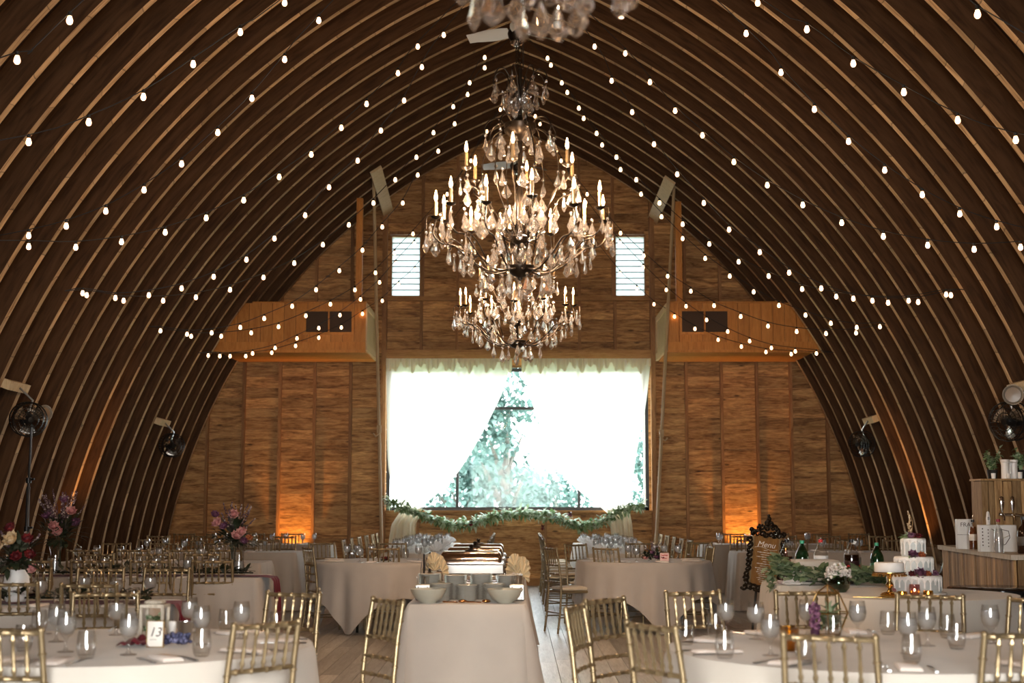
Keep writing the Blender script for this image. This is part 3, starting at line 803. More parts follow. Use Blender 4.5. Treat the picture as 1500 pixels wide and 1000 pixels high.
# ------------------------------------------------------------------ tables and cloths
TH = .752
def round_cloth(Rr, hem, nf, amp, seed, flare=.05, n=180):
    random.seed(seed); ph = [U(0, 6.28) for _ in range(4)]; b = MB(); H = TH + .008
    fold = lambda a: .5 * math.sin(nf * a + ph[0] + .6 * math.sin(3 * a + ph[1])) + .3 * math.sin((nf * 2 - 3) * a + ph[2]) + .3 * math.sin(5 * a + ph[3])
    vs_ = [(0, 0, H)]; rings = []
    lv = [(Rr * .5, 0), (Rr * .97, 0)] 
    for r, _ in lv:
        rings.append(len(vs_)); vs_ += [(r * math.cos(2 * PI * i / n), r * math.sin(2 * PI * i / n), H) for i in range(n)]
    for k in range(11):
        t = (k / 10) ** 1.3; rings.append(len(vs_))
        for i in range(n):
            a = 2 * PI * i / n; hz = hem(a); z = H - .006 * min(k, 1) - (H - .006 - hz) * t if k else H - .002
            d = (H - z) / H
            r = Rr + .008 + (.012 if k else 0) + flare * d + amp * min(1, d * 1.6) * fold(a)
            vs_.append((r * math.cos(a), r * math.sin(a), z))
    fs = [(0, 1 + i, 1 + (i + 1) % n) for i in range(n)]
    for a, c in zip(rings, rings[1:]):
        for i in range(n): fs.append((a + i, c + i, c + (i + 1) % n, a + (i + 1) % n))
    return b.add(vs_, fs)
def rect_cloth(w, d, hem, amp, seed, flare=.045, cr=.03, spacing=.16):
    random.seed(seed); H = TH + .008; P = []
    def side(p, q, nrm):
        L = (Vector(q) - Vector(p)).length; n = max(6, int(L / .035))
        for i in range(n): P.append((Vector(p).lerp(Vector(q), i / n), Vector(nrm)))
    def corner(c, a0):
        for i in range(6):
            a = a0 + PI / 2 * i / 6; P.append((Vector(c) + Vector((math.cos(a), math.sin(a))) * cr, Vector((math.cos(a), math.sin(a)))))
    x, y = w / 2, d / 2
    side((-x + cr, -y), (x - cr, -y), (0, -1)); corner((x - cr, -y + cr), -PI / 2)
    side((x, -y + cr), (x, y - cr), (1, 0)); corner((x - cr, y - cr), 0)
    side((x - cr, y), (-x + cr, y), (0, 1)); corner((-x + cr, y - cr), PI / 2)
    side((-x, y - cr), (-x, -y + cr), (-1, 0)); corner((-x + cr, -y + cr), PI)
    n = len(P); b = MB(); ph = [U(0, 6.28) for _ in range(4)]
    s = 0; S = []
    for i in range(n): S.append(s); s += (P[(i + 1) % n][0] - P[i][0]).length
    k1 = round(s / spacing)
    fold = lambda q: .5 * math.sin(2 * PI * q / s * k1 + ph[0] + 1.2 * math.sin(2 * PI * q / s * 5 + ph[1])) + .4 * math.sin(2 * PI * q / s * (k1 // 2 + 1) + ph[2])
    vs_ = [(0, 0, H)]; rings = []
    for f in (.5, .985):
        rings.append(len(vs_)); vs_ += [(p.x * f, p.y * f, H) for p, _ in P]
    for k in range(11):
        t = (k / 10) ** 1.3; rings.append(len(vs_))
        for i, (p, nr) in enumerate(P):
            z = H - .002 if k == 0 else H - .008 - (H - .008 - hem) * t; dd = (H - z) / H
            cb = 1 + 1.1 * (abs(nr.x * nr.y) > .02)
            o = .006 + (.012 if k else 0) + flare * dd * cb + amp * min(1, dd * 1.6) * fold(S[i])
            vs_.append((p.x + nr.x * o, p.y + nr.y * o, z))
    fs = [(0, 1 + i, 1 + (i + 1) % n) for i in range(n)]
    for a, c in zip(rings, rings[1:]):
        for i in range(n): fs.append((a + i, c + i, c + (i + 1) % n, a + (i + 1) % n))
    return b.add(vs_, fs)
def table_round(x, y, r, lab):
    t = thing('round_table', lab, 'table', (x, y, 0), .3)
    MB().lathe([(0, TH - .025), (r - .012, TH - .025), (r - .006, TH - .02), (r - .006, TH - .004), (r - .012, TH), (0, TH)], 64).build('tabletop', M['crate'], t)
    for k in range(4):
        a = PI / 4 + PI / 2 * k; MB().tube([(r * .6 * math.cos(a), r * .6 * math.sin(a), TH - .03), (r * .62 * math.cos(a), r * .62 * math.sin(a), 0)], .015, 8).build('leg', M['blackm'], t)
def table_rect(x, y, w, d, lab):
    t = thing('folding_table', lab, 'table', (x, y, 0))
    MB().box((0, 0, TH - .0145), (w - .012, d - .012, .025)).build('tabletop', M['crate'], t, 0)
    for i in (-1, 1):
        for j in (-1, 1): MB().tube([(i * (w / 2 - .15), j * (d / 2 - .1), TH - .03), (i * (w / 2 - .15), j * (d / 2 - .1), 0)], .015, 8).build('leg', M['blackm'], t)
def cloth_obj(mb, lab, x, y, mat='cloth', rz=0):
    o = mb.build('tablecloth', M[mat], None, 60); place(o, (x, y, 0), rz); tag(o, lab, 'tablecloth')

NR, NL = (1.60, 6.30), (-1.80, 6.45)
table_round(NR[0], NR[1], .93, 'round table under the blush cloth at the front right')
cloth_obj(round_cloth(.93, lambda a: .012, 17, .035, 41), 'blush cloth hanging over the nearest round table, front right', NR[0], NR[1], 'cloth_w')
table_round(NL[0], NL[1], .87, 'round table with the number 13 card, under its cloth')
cloth_obj(round_cloth(.87, lambda a: .012, 16, .035, 42), 'cream cloth on the nearest round table at the left, with the 13 card', NL[0], NL[1], 'cloth_w')
ML, MR = (-1.52, 16.1), (1.42, 16.15)
def sq_hem(rot, half, r): return lambda a: max(.012, TH - (half / max(abs(math.cos(a - rot)), abs(math.sin(a - rot))) - r))
for (x, y), rot, side, sd in ((ML, -PI / 2 - .36, 'left', 43), (MR, -PI / 2 + .18, 'right', 44)):
    table_round(x, y, .74, 'round table under pointed cloth, mid-room %s of the aisle' % side)
    cloth_obj(round_cloth(.74, sq_hem(rot + PI / 4, 1.13, .76), 13, .05, sd), 'square cloth with hanging points on the mid-room round table, %s of the aisle' % side, x, y)
rows = [('left', 9.15, -2.22, -4.55, 'first'), ('left', 12.55, -2.2, -4.9, 'second'), ('left', 15.75, -2.75, -5.0, 'third'), ('left', 19.2, -2.9, -5.1, 'fourth'), ('left', 22.85, -2.95, -5.0, 'fifth'),
        ('right', 19.2, 2.9, 5.1, 'first'), ('right', 22.85, 2.95, 5.1, 'second')]
for i, (side, y, xa, xb, o_) in enumerate(rows):
    x, w = (xa + xb) / 2, abs(xb - xa)
    nm = 'crosswise dining table, %s one back along the %s wall' % (o_, side)
    table_rect(x, y, w, .76, nm); cloth_obj(rect_cloth(w, .76, .012, .026, 50 + i), 'beige cloth on the %s crosswise table back along the %s wall' % (o_, side), x, y)
for x, side in ((-1.33, 'left'), (1.33, 'right')):
    table_rect(x, 21.0, .80, 5.2, 'long table running to the window wall, %s of the aisle' % side)
    cloth_obj(rect_cloth(.80, 5.2, .012, .016, 60 + int(x)), 'pale cloth on the long table running to the window wall, %s of aisle' % side, x, 21.0, 'cloth_w')
BX, BY0, BY1 = -.315, 9.05, 14.2
table_rect(BX, (BY0 + BY1) / 2, .73, BY1 - BY0, 'long buffet table standing in the centre aisle')
cloth_obj(rect_cloth(.73, BY1 - BY0, .012, .018, 63, .085, .02, .30), 'greige cloth on the buffet table in the centre aisle', BX, (BY0 + BY1) / 2)
KX, KY, KR = 2.75, 10.15, .74
table_round(KX, KY, KR, 'round table that carries the tiered wedding cake')
cloth_obj(round_cloth(KR, lambda a: .012, 15, .035, 64, .06), 'pale floor-length cloth on the round cake table', KX, KY, 'cloth_w')
DX0, DX1, DY = 2.02, 3.2, 11.5
table_rect((DX0 + DX1) / 2, DY, DX1 - DX0, .70, 'drinks table behind the cake table')
cloth_obj(rect_cloth(DX1 - DX0, .70, .012, .018, 65, .05, .03, .12), 'pleated pale cloth on the drinks table behind the cake', (DX0 + DX1) / 2, DY, 'cloth_w')

# ------------------------------------------------------------------ chairs in place
def family(objs, base, group): ordinals(objs, base, 'chair', group)
G = [chair_px(px, py, True, NR) for px, py in ((1214, 933), (953, 917), (842, 890), (886, 879), (1015, 868), (1181, 868), (1362, 873), (1524, 879), (1500, 929))]
family(G, 'gold spindle-back chair at the front right round table', 'chairs around the front right round table')
G = [chair_px(px, py, True, NL) for px, py in ((391, 914), (430, 870), (568, 880), (155, 870), (0, 924))]
family(G, 'gold spindle-back chair at the round table with the 13 card', 'chairs around the front left round table')
away, toward = (0, 1), (0, -1)
fam = 'gold chair, %s side of %s crosswise table, %s wall'
def rowch(lst, face, full, args):
    G = []
    for q in lst:
        G.append(chair_px(q[0], q[1], full, None, (face[0] + U(-.08, .08), face[1])))
    family(G, fam % args, 'chairs at the %s crosswise table on the %s, %s side' % (args[1], args[2], args[0]))
random.seed(77)
rowch([(130, 857), (14, 855)], away, True, ('near', 'first', 'left'))
rowch([(42, 834), (148, 834), (245, 834)], toward, True, ('far', 'first', 'left'))
rowch([(46, 822), (133, 822), (220, 822), (311, 822)], away, True, ('near', 'second', 'left'))
rowch([(141, 812), (223, 812), (297, 812)], toward, False, ('far', 'second', 'left'))
rowch([(122, 806), (194, 806), (262, 806), (330, 806)], away, False, ('near', 'third', 'left'))
rowch([(171, 796), (240, 796), (318, 796)], toward, False, ('far', 'third', 'left'))
rowch([(221, 790.5), (285, 791), (340, 791), (391, 791)], away, False, ('near', 'fourth', 'left'))
rowch([(232, 785.5), (298, 785.5), (360, 785.5), (417, 786)], toward, False, ('far', 'fourth', 'left'))
rowch([(270, 782), (318, 782), (372, 782), (428, 782)], away, False, ('near', 'fifth', 'left'))
rowch([(300, 778.3), (360, 778.3), (421, 778.3)], toward, False, ('far', 'fifth', 'left'))
rowch([(1098, 791), (1164, 791), (1241, 791), (1312, 791)], away, False, ('near', 'first', 'right'))
rowch([(1086, 785.5), (1150, 785.5), (1214, 785.5), (1290, 785.5)], toward, False, ('far', 'first', 'right'))
rowch([(1075, 782), (1140, 782), (1200, 782), (1258, 782)], away, False, ('near', 'second', 'right'))
rowch([(1051, 778.3), (1100, 778.3), (1162, 778.3), (1230, 778.3)], toward, False, ('far', 'second', 'right'))
G = [chair_px(px, py, False, ML) for px, py in ((562, 803.5), (451, 803), (471, 796), (575, 796))]
family(G, 'gold chair at the pointed-cloth round table left of the aisle', 'chairs at the left mid-room round table')
G = [chair_px(px, py, False, MR) for px, py in ((887, 803.5), (1041, 801), (937, 796), (1024, 795), (843, 798))] + [chair_px(806, 803, False, MR)]
family(G, 'gold chair at the pointed-cloth round table right of the aisle', 'chairs at the right mid-room round table')
for x, side, f in ((-1.33, 'left', 1), (1.33, 'right', -1)):
    for off, w, wn in ((-.72, 1, 'left'), (.72, -1, 'right')):
        G = [chair_at((x + off, yy), (w, U(-.06, .06)), False) for yy in (18.95, 19.9, 20.85, 21.8, 22.75, 23.45)]
        G.sort(key=lambda o: o.location.y)
        for i, o in enumerate(G):
            tag(o, 'gold chair, %s side of the %s long table, %s from its near end' % (wn, side, ORD[i]), 'chair', 'chairs on the %s of the %s long table' % (wn, side))

# ------------------------------------------------------------------ tableware
ZT = TH + .0085
GOB = [(.0, .002), (.034, .0), (.035, .003), (.012, .008), (.006, .02), (.0055, .05), (.012, .062), (.03, .078), (.0395, .10), (.0415, .122), (.038, .15), (.0345, .172),
       (.0330, .172), (.0365, .15), (.040, .122), (.038, .10), (.028, .080), (.0, .070)]
WAT = [(.0, .0715), (.027, .0812), (.0365, .101), (.0385, .122), (.0365, .146), (.0, .147)]
TUM = [(.0, .0), (.027, .0), (.033, .012), (.0385, .035), (.0395, .055), (.036, .09), (.0325, .112), (.0315, .112), (.035, .09), (.0383, .055), (.0372, .035), (.031, .014), (.0, .010)]
def make_goblet():
    t = thing('water_goblet', 'x', 'glass')
    MB().lathe(GOB, 20).build('glass_bowl', M['glass'], t, 60)
    w = MB().lathe(WAT, 18)
    for k in range(4):
        a = k * 1.6; w.box((.016 * math.cos(a), .016 * math.sin(a), .138 - .016 * (k % 2)), (.018, .018, .018), rot=Matrix.Rotation(a, 3, (1, .4, .7)))
    w.build('iced_water', M['water'], t, 60); return t
PG = [make_goblet(), False]
tum0 = MB().lathe(TUM, 20).build('stemless_glass', M['glass'], None, 60); PT = [tum0, False]
fg = MB().lathe(GOB[::1], 12); fg.lathe(WAT, 10, mi=1); fgo = fg.build('water_goblet', [M['glass'], M['water']], None, 60); PF = [fgo, False]
def put(pr, loc, rz=0):
    if not pr[1]: pr[1] = True; return place(pr[0], loc, rz)
    return dup(pr[0], loc, rz)
def inframe(p): q = project(p); return -25 < q[0] < 1525 and q[1] < 1012
def tz(px, py): return at_z(px, py, ZT)
def many(pr, pts, base, cat, group):
    L = [put(pr, p, U(0, 6)) for p in pts if inframe(p)]; ordinals(L, base, cat, group)
random.seed(5)
inr = lambda p, c, r: p if (p.xy - Vector(c)).length < r else Vector((c[0] + (p.x - c[0]) * r / (p.xy - Vector(c)).length, c[1] + (p.y - c[1]) * r / (p.xy - Vector(c)).length, p.z))
many(PG, [inr(tz(*q), NR, .84) for q in ((1108, 936), (1129, 960), (1183, 931), (1257, 934), (1331, 957), (1359, 946), (1063, 931), (1452, 942))], 'stemmed water goblet on the front right round table', 'glass', 'goblets on the front right round table')
many(PT, [inr(tz(*q), NR, .86) for q in ((1336, 970), (1301, 929), (1388, 934), (1402, 950), (1003, 944), (1036, 931), (1060, 964), (1180, 972), (1221, 936))], 'stemless clear glass on the front right round table', 'glass', 'stemless glasses on the front right round table')
many(PG, [inr(tz(*q), NL, .8) for q in ((82, 940), (96, 955), (170, 930), (188, 959), (277, 927), (294, 944), (353, 935))], 'stemmed water goblet on the round table with the 13 card', 'glass', 'goblets on the table with the 13 card')
many(PT, [inr(tz(*q), NL, .82) for q in ((126, 964), (57, 927), (34, 953), (295, 961), (331, 925), (405, 930))], 'stemless clear glass on the round table with the 13 card', 'glass', 'stemless glasses on the table with the 13 card')
many(PF, [inr(tz(*q), ML, .66) for q in ((506, 818), (514, 817), (527, 823), (544, 818), (578, 822), (613, 821))], 'water goblet on the mid-room round table left of the aisle', 'glass', 'goblets on the left mid-room table')
many(PT, [inr(tz(*q), ML, .66) for q in ((487, 816), (499, 817), (600, 817))], 'stemless glass on the mid-room round table left of the aisle', 'glass', 'stemless glasses on the left mid-room table')
many(PF, [inr(tz(*q), MR, .66) for q in ((894, 822), (932, 822), (971, 815), (993, 818), (999, 815), (905, 815))], 'water goblet on the mid-room round table right of the aisle', 'glass', 'goblets on the right mid-room table')
for (side, y, xa, xb, o_), near in zip(rows, (1, 1, 0, 0, 0, 0, 0)):
    n = int(abs(xb - xa) / .46); pts = []; pts2 = []
    for i in range(n):
        for s in (-1, 1):
            x = min(xa, xb) + .28 + i * .46; pts.append(Vector((x + s * .06 + U(-.03, .03), y + s * .2, ZT))); pts2.append(Vector((x + s * .06 + .12, y + s * .23, ZT)))
    many(PG if near else PF, pts, 'water goblet on the %s crosswise table along the %s wall' % (o_, side), 'glass', 'goblets on the %s crosswise table, %s' % (o_, side))
    if near: many(PT, pts2[::2], 'stemless glass on the %s crosswise table along the %s wall' % (o_, side), 'glass', 'stemless glasses on the %s crosswise table, %s' % (o_, side))
# napkins: a flat folded one, and a white one standing up as a fan
nb = MB(); nb.cbox((0, 0, .004), (.085, .21, .008), .003); nb.cbox((0, .002, .0105), (.08, .2, .005), .002)
PN = [nb.build('folded_napkin', M['napkin'], None, 40), False]
def make_fan():
    b = MB()
    def fn(u, v):
        a = (u - .5) * 2.3; r = .03 + .135 * v; z = .012 + r * math.cos(a) * 1.0; x = r * math.sin(a)
        return Vector((x, .012 * math.sin(u * 2 * PI * 6) * (.3 + v) + .0, max(.004, z)))
    b.grid(fn, 36, 4); b.grid(lambda u, v: fn(u, v) + Vector((0, .004, 0)), 36, 4); b.cbox((0, .0, .006), (.07, .06, .012), .003); return b.build('standing_napkin', M['white'], None, 180)
fan0 = make_fan(); fan0.scale = (.8, .8, .8); PS = [fan0, False]
for x, side in ((-1.33, 'left'), (1.33, 'right')):
    for s, sn in ((-1, 'left'), (1, 'right')):
        L = []; Gb = []
        for k, yy in enumerate([18.7 + .52 * q for q in range(9)]):
            L.append(put(PS, (x + s * .27, yy, ZT), U(-.8, .8))); L[-1].scale = [U(.62, .85)] * 3; Gb.append(put(PF, (x + s * (.10 + U(-.05, .04)), yy + .10 + U(-.08, .08), ZT), 0))
            Gb.append(put(PF, (x + s * (.22 + U(-.03, .07)), yy + .27 + U(-.05, .05), ZT), 0))
        for k, o in enumerate(L): tag(o, 'white fan napkin, %s from the near end, %s edge of the %s long table' % (ORD[k], sn, side), 'napkin', 'standing napkins on the %s long table' % side)
        for k, o in enumerate(sorted(Gb, key=lambda o: o.location.y)): tag(o, 'water goblet, %s from the near end, %s half of the %s long table' % (ORD[k], sn, side), 'glass', 'goblets on the %s long table' % side)
def knife_mb():
    b = MB(); b.tube([(0, -.11, .004), (0, -.02, .005), (0, 0, .004)], [.006, .007, .004], 8, flat=.5); b.box((.001, .055, .004), (.014, .11, .0016)); return b
def fork_mb():
    b = MB(); b.tube([(0, -.10, .004), (0, 0, .005), (0, .04, .007)], [.007, .003, .005], 8, flat=.5); b.box((0, .05, .006), (.022, .024, .002))
    for i in range(4): b.box((-.0093 + i * .0062, .08, .006), (.003, .045, .002))
    return b
PK = [knife_mb().build('table_knife', M['dsteel'], None, 40), False]; PO = [fork_mb().build('table_fork', M['dsteel'], None, 40), False]
def seat_sets(c, r, angs, where):
    nn, kk, ff = [], [], []
    for a in angs:
        d = Vector((math.cos(a), math.sin(a), 0)); p = Vector((c[0], c[1], ZT)) + d * (r - .15); s = Vector((-d.y, d.x, 0)); rz = a + PI / 2
        if inframe(p): nn.append(put(PN, p, rz))
        for pr, o, L in ((PK, .085, kk), (PO, -.085, ff)):
            q = p + s * o + d * .03
            if inframe(q): L.append(put(pr, q, rz))
    ordinals(nn, 'folded blush napkin on the %s' % where, 'napkin', 'folded napkins on the ' + where)
    ordinals(kk, 'steel knife lying on the %s' % where, 'knife', 'knives on the ' + where); ordinals(ff, 'steel fork lying on the %s' % where, 'fork', 'forks on the ' + where)
seat_sets(NR, .93, [math.radians(a) for a in (-98, -62, -26, 8, 44, 86, 122, 158, 194, 228)], 'front right round table')
seat_sets(NL, .87, [math.radians(a) for a in (-92, -58, -26, 10, 52, 100, 140, 250)], 'round table with the 13 card')
seat_sets(ML, .74, [math.radians(a) for a in (-95, -145, -45, 20, 160)], 'mid-room round table left of the aisle')
seat_sets(MR, .74, [math.radians(a) for a in (-120, -75, -30, 20, 150)], 'mid-room round table right of the aisle')
for side, y, xa, xb, o_ in rows:
    L = []
    for i in range(int(abs(xb - xa) / .46)):
        for s in (-1, 1):
            p = Vector((min(xa, xb) + .22 + i * .46, y + s * .275, ZT))
            if inframe(p): L.append(put(PN, p, PI / 2 * 0))
    ordinals(L, 'folded napkin on the %s crosswise table along the %s wall' % (o_, side), 'napkin', 'folded napkins on the %s crosswise table, %s' % (o_, side))
# ------------------------------------------------------------------ flowers
def rose_mb(c, r, n=3):
    b = MB(); c = Vector(c); b.ball(c, r * .45, 8, 5, bid=.2)
    for ring in range(n):
        k = 4 + ring * 2; rr = r * (.45 + .55 * ring / max(1, n - 1)); tilt = .25 + .45 * ring
        for i in range(k):
            a = 2 * PI * i / k + ring * .5; d = Vector((math.cos(a), math.sin(a), 0)); s = Vector((-d.y, d.x, 0)); bb = R()
            def fn(u, v, d=d, s=s, rr=rr, tilt=tilt, k=k):
                w = rr * 2.6 / k * (1.4 if k < 7 else 1.25) * math.sin(PI * min(1, .25 + .75 * v)) ** .5
                out = rr * (.35 + .65 * v ** .8 * (math.sin(tilt) + .25)) ; z = -r * .5 + rr * v * (1.55 * math.cos(tilt) + .25)
                x = (u - .5) * 2; return c + d * (out * (1 - .18 * x * x)) + s * (x * w) + Vector((0, 0, z))
            b.grid(fn, 4, 4, bid=bb * .9 + .05)
    return b
def sprig_mb(b, p, q, n, s, bid=None):
    p, q = Vector(p), Vector(q); b.tube([p, p.lerp(q, .5) + Vector((U(-.02, .02), U(-.02, .02), .01)), q], [.0025, .002, .001], 4, bid=.05)
    for i in range(n):
        f = .35 + .65 * i / n; c = p.lerp(q, f) + Vector((U(-1, 1), U(-1, 1), U(-1, 1))) * s * 2.2 * (1.1 - f)
        b.ball(c, s * U(.6, 1.1), 5, 3, bid=R())
def bouquet(loc, lab, rad, h, flowers, leafmat, spr, seed, drop=.0, nleaf=170):
    random.seed(seed); t = thing('flower_bouquet', lab, 'flowers', loc)
    f = MB()
    for i in range(nleaf):
        a = R() * 6.28; e = U(-.2, 1.3); d = Vector((math.cos(a) * math.cos(e), math.sin(a) * math.cos(e), math.sin(e)))
        p = Vector((0, 0, -drop * .2)) + d * rad * U(.05, .7); f.leaf(p, d + Vector((U(-.4, .4), U(-.4, .4), U(-.3, .3))), (0, 0, 1), U(.06, .13), U(.025, .05))
    for i in range(9): f.tube([(U(-.02, .02), U(-.02, .02), -drop), (U(-.03, .03), U(-.03, .03), 0), (U(-.08, .08), U(-.08, .08), h * .4)], .003, 5, bid=.4)
    f.build('foliage', leafmat, t, 0)
    for mat, pts, r in flowers:
        for p in pts:
            m = Matrix.Translation(p) @ Matrix.Rotation(U(.4, 1.1), 4, 'X') @ Matrix.Rotation(U(-.5, .5), 4, 'Y') @ Matrix.Rotation(R() * 6, 4, 'Z'); q = rose_mb((0, 0, 0), r); b = MB(); b.add(q.v, q.f, m); b.b = q.b
            b.build('flower', mat, t, 180)
    b = MB()
    for i in range(spr):
        a = R() * 6.28; d = Vector((math.cos(a) * U(.3, 1), math.sin(a) * U(.3, 1), U(.5, 1.5))); d.normalize()
        sprig_mb(b, d * rad * .2, Vector((d.x * rad, d.y * rad, d.z * h)), 14, .008)
    b.build('sprigs', M['lilac'], t, 0); return t
def V3(*a): return Vector(a)
def vase(loc, lab, prof, mat, water=None):
    t = thing('flower_vase', lab, 'vase', loc); MB().lathe(prof, 28).build('vase_body', M[mat], t, 60)
    if water: MB().lathe(water, 20).build('water', M['water'], t, 60)
    return t
tall = [(0, 0), (.05, 0), (.056, .006), (.052, .05), (.044, .12), (.042, .18), (.058, .25), (.055, .25), (.039, .18), (.041, .12), (.049, .05), (.05, .015), (0, .012)]
twat = [(0, .014), (.047, .018), (.0485, .05), (.040, .12), (0, .125)]
p = V3(-2.44, 12.62, ZT + .006); vase(p, 'clear glass vase of pink flowers near the burgundy-runner table end', tall, 'glass', twat)
bouquet(p + V3(-.05, 0, .33), 'loose bouquet of pink roses and dark greens, nearer the aisle', .27, .34,
        [(M['pinkf'], [V3(.02, -.14, .2), V3(.10, -.18, .05), V3(.06, -.2, .02), V3(-.12, -.16, .13)], .05), (M['purplef'], [V3(-.15, -.1, .20), V3(-.05, -.2, .10), V3(.12, -.15, -.03)], .04), (M['orangef'], [V3(.16, -.14, .0)], .035)], M['dleaf'], 13, 101, .26)
p = V3(-4.05, 12.6, ZT + .006); vase(p, 'clear glass vase of purple flowers at the far left', tall, 'glass', twat)
bouquet(p + V3(.04, 0, .36), 'tall bouquet of purple sprigs and blush roses at far left', .30, .42,
        [(M['pinkf'], [V3(.13, -.15, .2), V3(.0, -.2, .07), V3(.02, -.15, .02)], .05), (M['purplef'], [V3(.05, -.1, .3), V3(.16, -.1, .1), V3(-.1, -.1, .16)], .045)], M['dleaf'], 24, 102, .28)
p = V3(-3.2, 9.2, ZT + .006)
vase(p, 'squat cream vase holding red and cream roses at far left', [(0, 0), (.06, 0), (.075, .03), (.085, .09), (.075, .16), (.055, .2), (.05, .2), (.068, .155), (.078, .09), (.065, .03), (0, .012)], 'whitec')
bouquet(p + V3(0, 0, .27), 'bouquet of cream and deep red roses at the far left edge', .2, .22,
        [(M['creamf'], [V3(.0, -.14, .13), V3(-.09, -.15, .08)], .055), (M['redf'], [V3(.1, -.12, .13), V3(.05, -.17, .02), V3(.12, -.12, .03), V3(-.02, -.1, .2)], .04), (M['pinkf'], [V3(.14, -.12, -.06)], .035)], M['dleaf'], 3, 103, .2)

# burgundy runners with dark leaf trails
for i, (y, xa, xb, o_) in enumerate(((9.15, -2.22, -4.5, 'first'), (12.55, -2.2, -4.8, 'second'))):
    random.seed(200 + i); xr = xa + .035; L = abs(xb - xa); dl = .40 + .1 * i
    def rf(u, v, xr=xr, L=L, dl=dl, y=y):
        s = u * (L + dl); yy = (v - .5) * .34 + .02 * math.sin(s * 9)
        if s < L: return V3(xb + s, y + yy, ZT + .003 + .004 * (1 + math.sin(v * 16 + s * 6)) / 2)
        d = s - L; b_ = min(d, .05); k = 1 - .35 * min(1, d / .3)
        return V3(xr + b_ * .6 + .012 * math.sin(v * 20 + 1) * min(1, d * 8) + .035 + .08 * d, y + yy * k - .05 * d, ZT + .003 - max(0, d - .012))
    o = MB().grid(rf, 110, 26).build('table_runner', M['burgundy'], None, 180)
    tag(o, 'burgundy velvet runner hanging off the end of the %s crosswise table, left' % o_, 'table runner')
    t = thing('leaf_trail', 'dark leafy trail lying along the runner of the %s left table' % o_, 'greenery', (0, y, ZT + .02))
    b = MB(); b.tube([(xb + .1, 0, .01), ((xa + xb) / 2, .03, .012), (xa - .1, 0, .01)], .006, 5).build('vine', M['dleaf'], t)
    b = MB()
    for k in range(230): b.leaf((U(xb + .1, xa - .1), U(-.08, .08), U(.0, .05)), (U(-1, 1), U(-1, 1), U(0, .8)), (0, 0, 1), U(.06, .13), U(.03, .06))
    b.build('leaves', M['dleaf'], t, 0)

# ------------------------------------------------------------------ left front table centre
def text(s, name, size, mat, parent, loc, rot=(PI / 2, 0, 0), shear=0.0, ext=.0006, align='CENTER'):
    c = bpy.data.curves.new(name, 'FONT'); c.body = s; c.size = size; c.shear = shear; c.extrude = ext; c.shear = shear; c.align_x = align; c.align_y = 'CENTER'
    c.materials.append(mat); o = bpy.data.objects.new(name, c); C.objects.link(o); o.parent = parent; o.location = loc; o.rotation_euler = rot
    bpy.context.view_layer.update(); me = bpy.data.meshes.new_from_object(o.evaluated_get(bpy.context.evaluated_depsgraph_get()))
    q = bpy.data.objects.new(name, me); C.objects.link(q); q.parent = parent; q.location = loc; q.rotation_euler = rot
    bpy.data.objects.remove(o); q.name = name; return q
ink = simple('brown_ink', (.05, .025, .02), .6); paper = simple('card_paper', (.74, .70, .64), .7); goldm = simple('polished_gold', (.62, .40, .13), .25, 1.0); inkr = simple('pink_ink', (.55, .10, .10), .6); inkw = simple('white_ink', (.85, .84, .80), .5)
p = inr(tz(227, 948), NL, .7); t = thing('table_number_card', 'white card reading 13 in a thin gold frame', 'card', p, -.08); t.scale = (.66, .66, .66)
MB().box((0, 0, .088), (.108, .006, .165)).build('card', paper, t, 0)
f = MB()
for x in (-.056, .056): f.box((x, 0, .088), (.006, .012, .178))
for z in (.003, .173): f.box((0, 0, z), (.106, .0119, .006))
f.box((0, .02, .003), (.06, .05, .005)); f.build('frame', goldm, t, 0)
text('13', 'number', .085, ink, t, (-.002, -.0045, .098), shear=.3)
q = MB(); q.tube([(-.035, -.0045, .05), (-.01, -.0045, .053), (.01, -.0045, .052)], .0014, 5); q.build('flourish', ink, t)
p = inr(tz(226, 934), NL, .5); t = thing('wooden_lantern', 'whitewashed wooden lantern filled with greenery, behind the 13 card', 'lantern', p, -.1); t.scale = (.68, .68, .66)
f = MB()
for x in (-.075, .075):
    for y in (-.06, .06): f.box((x, y, .12), (.02, .02, .20), bid=R())
for z in (.012, .225): f.box((0, 0, z), (.17, .14, .022), bid=R())
f.cbox((0, 0, .25), (.13, .10, .03), .012, bid=.5); f.build('lantern_frame', M['crate'], t, 0)
b = MB(); random.seed(8)
for k in range(120): b.leaf((U(-.05, .05), U(-.045, .045), U(.03, .15)), (U(-1, 1), U(-1, 1), U(-.2, 1)), (0, 0, 1), U(.04, .07), U(.02, .035))
b.build('greenery', M['eucal'], t, 0)
p = inr(tz(257, 945), NL, .7); t = thing('berry_cluster', 'cluster of blue hydrangea blooms beside the 13 card', 'flowers', p); b = MB()
for k in range(60): b.ball((U(-.06, .06), U(-.03, .03), U(.012, .05)), U(.009, .014), 6, 4, bid=R())
b.build('blooms', M['bluef'], t, 180)
p = inr(tz(271, 938), NL, .7); tag(place(MB().lathe([(0, 0), (.027, 0), (.037, .085), (.039, .087), (.035, .087), (.026, .004), (0, .004)], 20).build('votive_cup', M['dsteel'], None, 50), p), 'small galvanised metal cup beside the blue blooms', 'cup')
p = inr(tz(252, 936), NL, .7); t = thing('pillar_candle', 'short white candle between lantern and metal cup', 'candle', p); MB().lathe([(0, 0), (.017, 0), (.018, .002), (.018, .08), (.015, .083), (0, .08)], 16).build('wax', M['whitec'], t, 50); MB().tube([(0, 0, .08), (.001, 0, .092)], .001, 5).build('wick', M['black'], t)
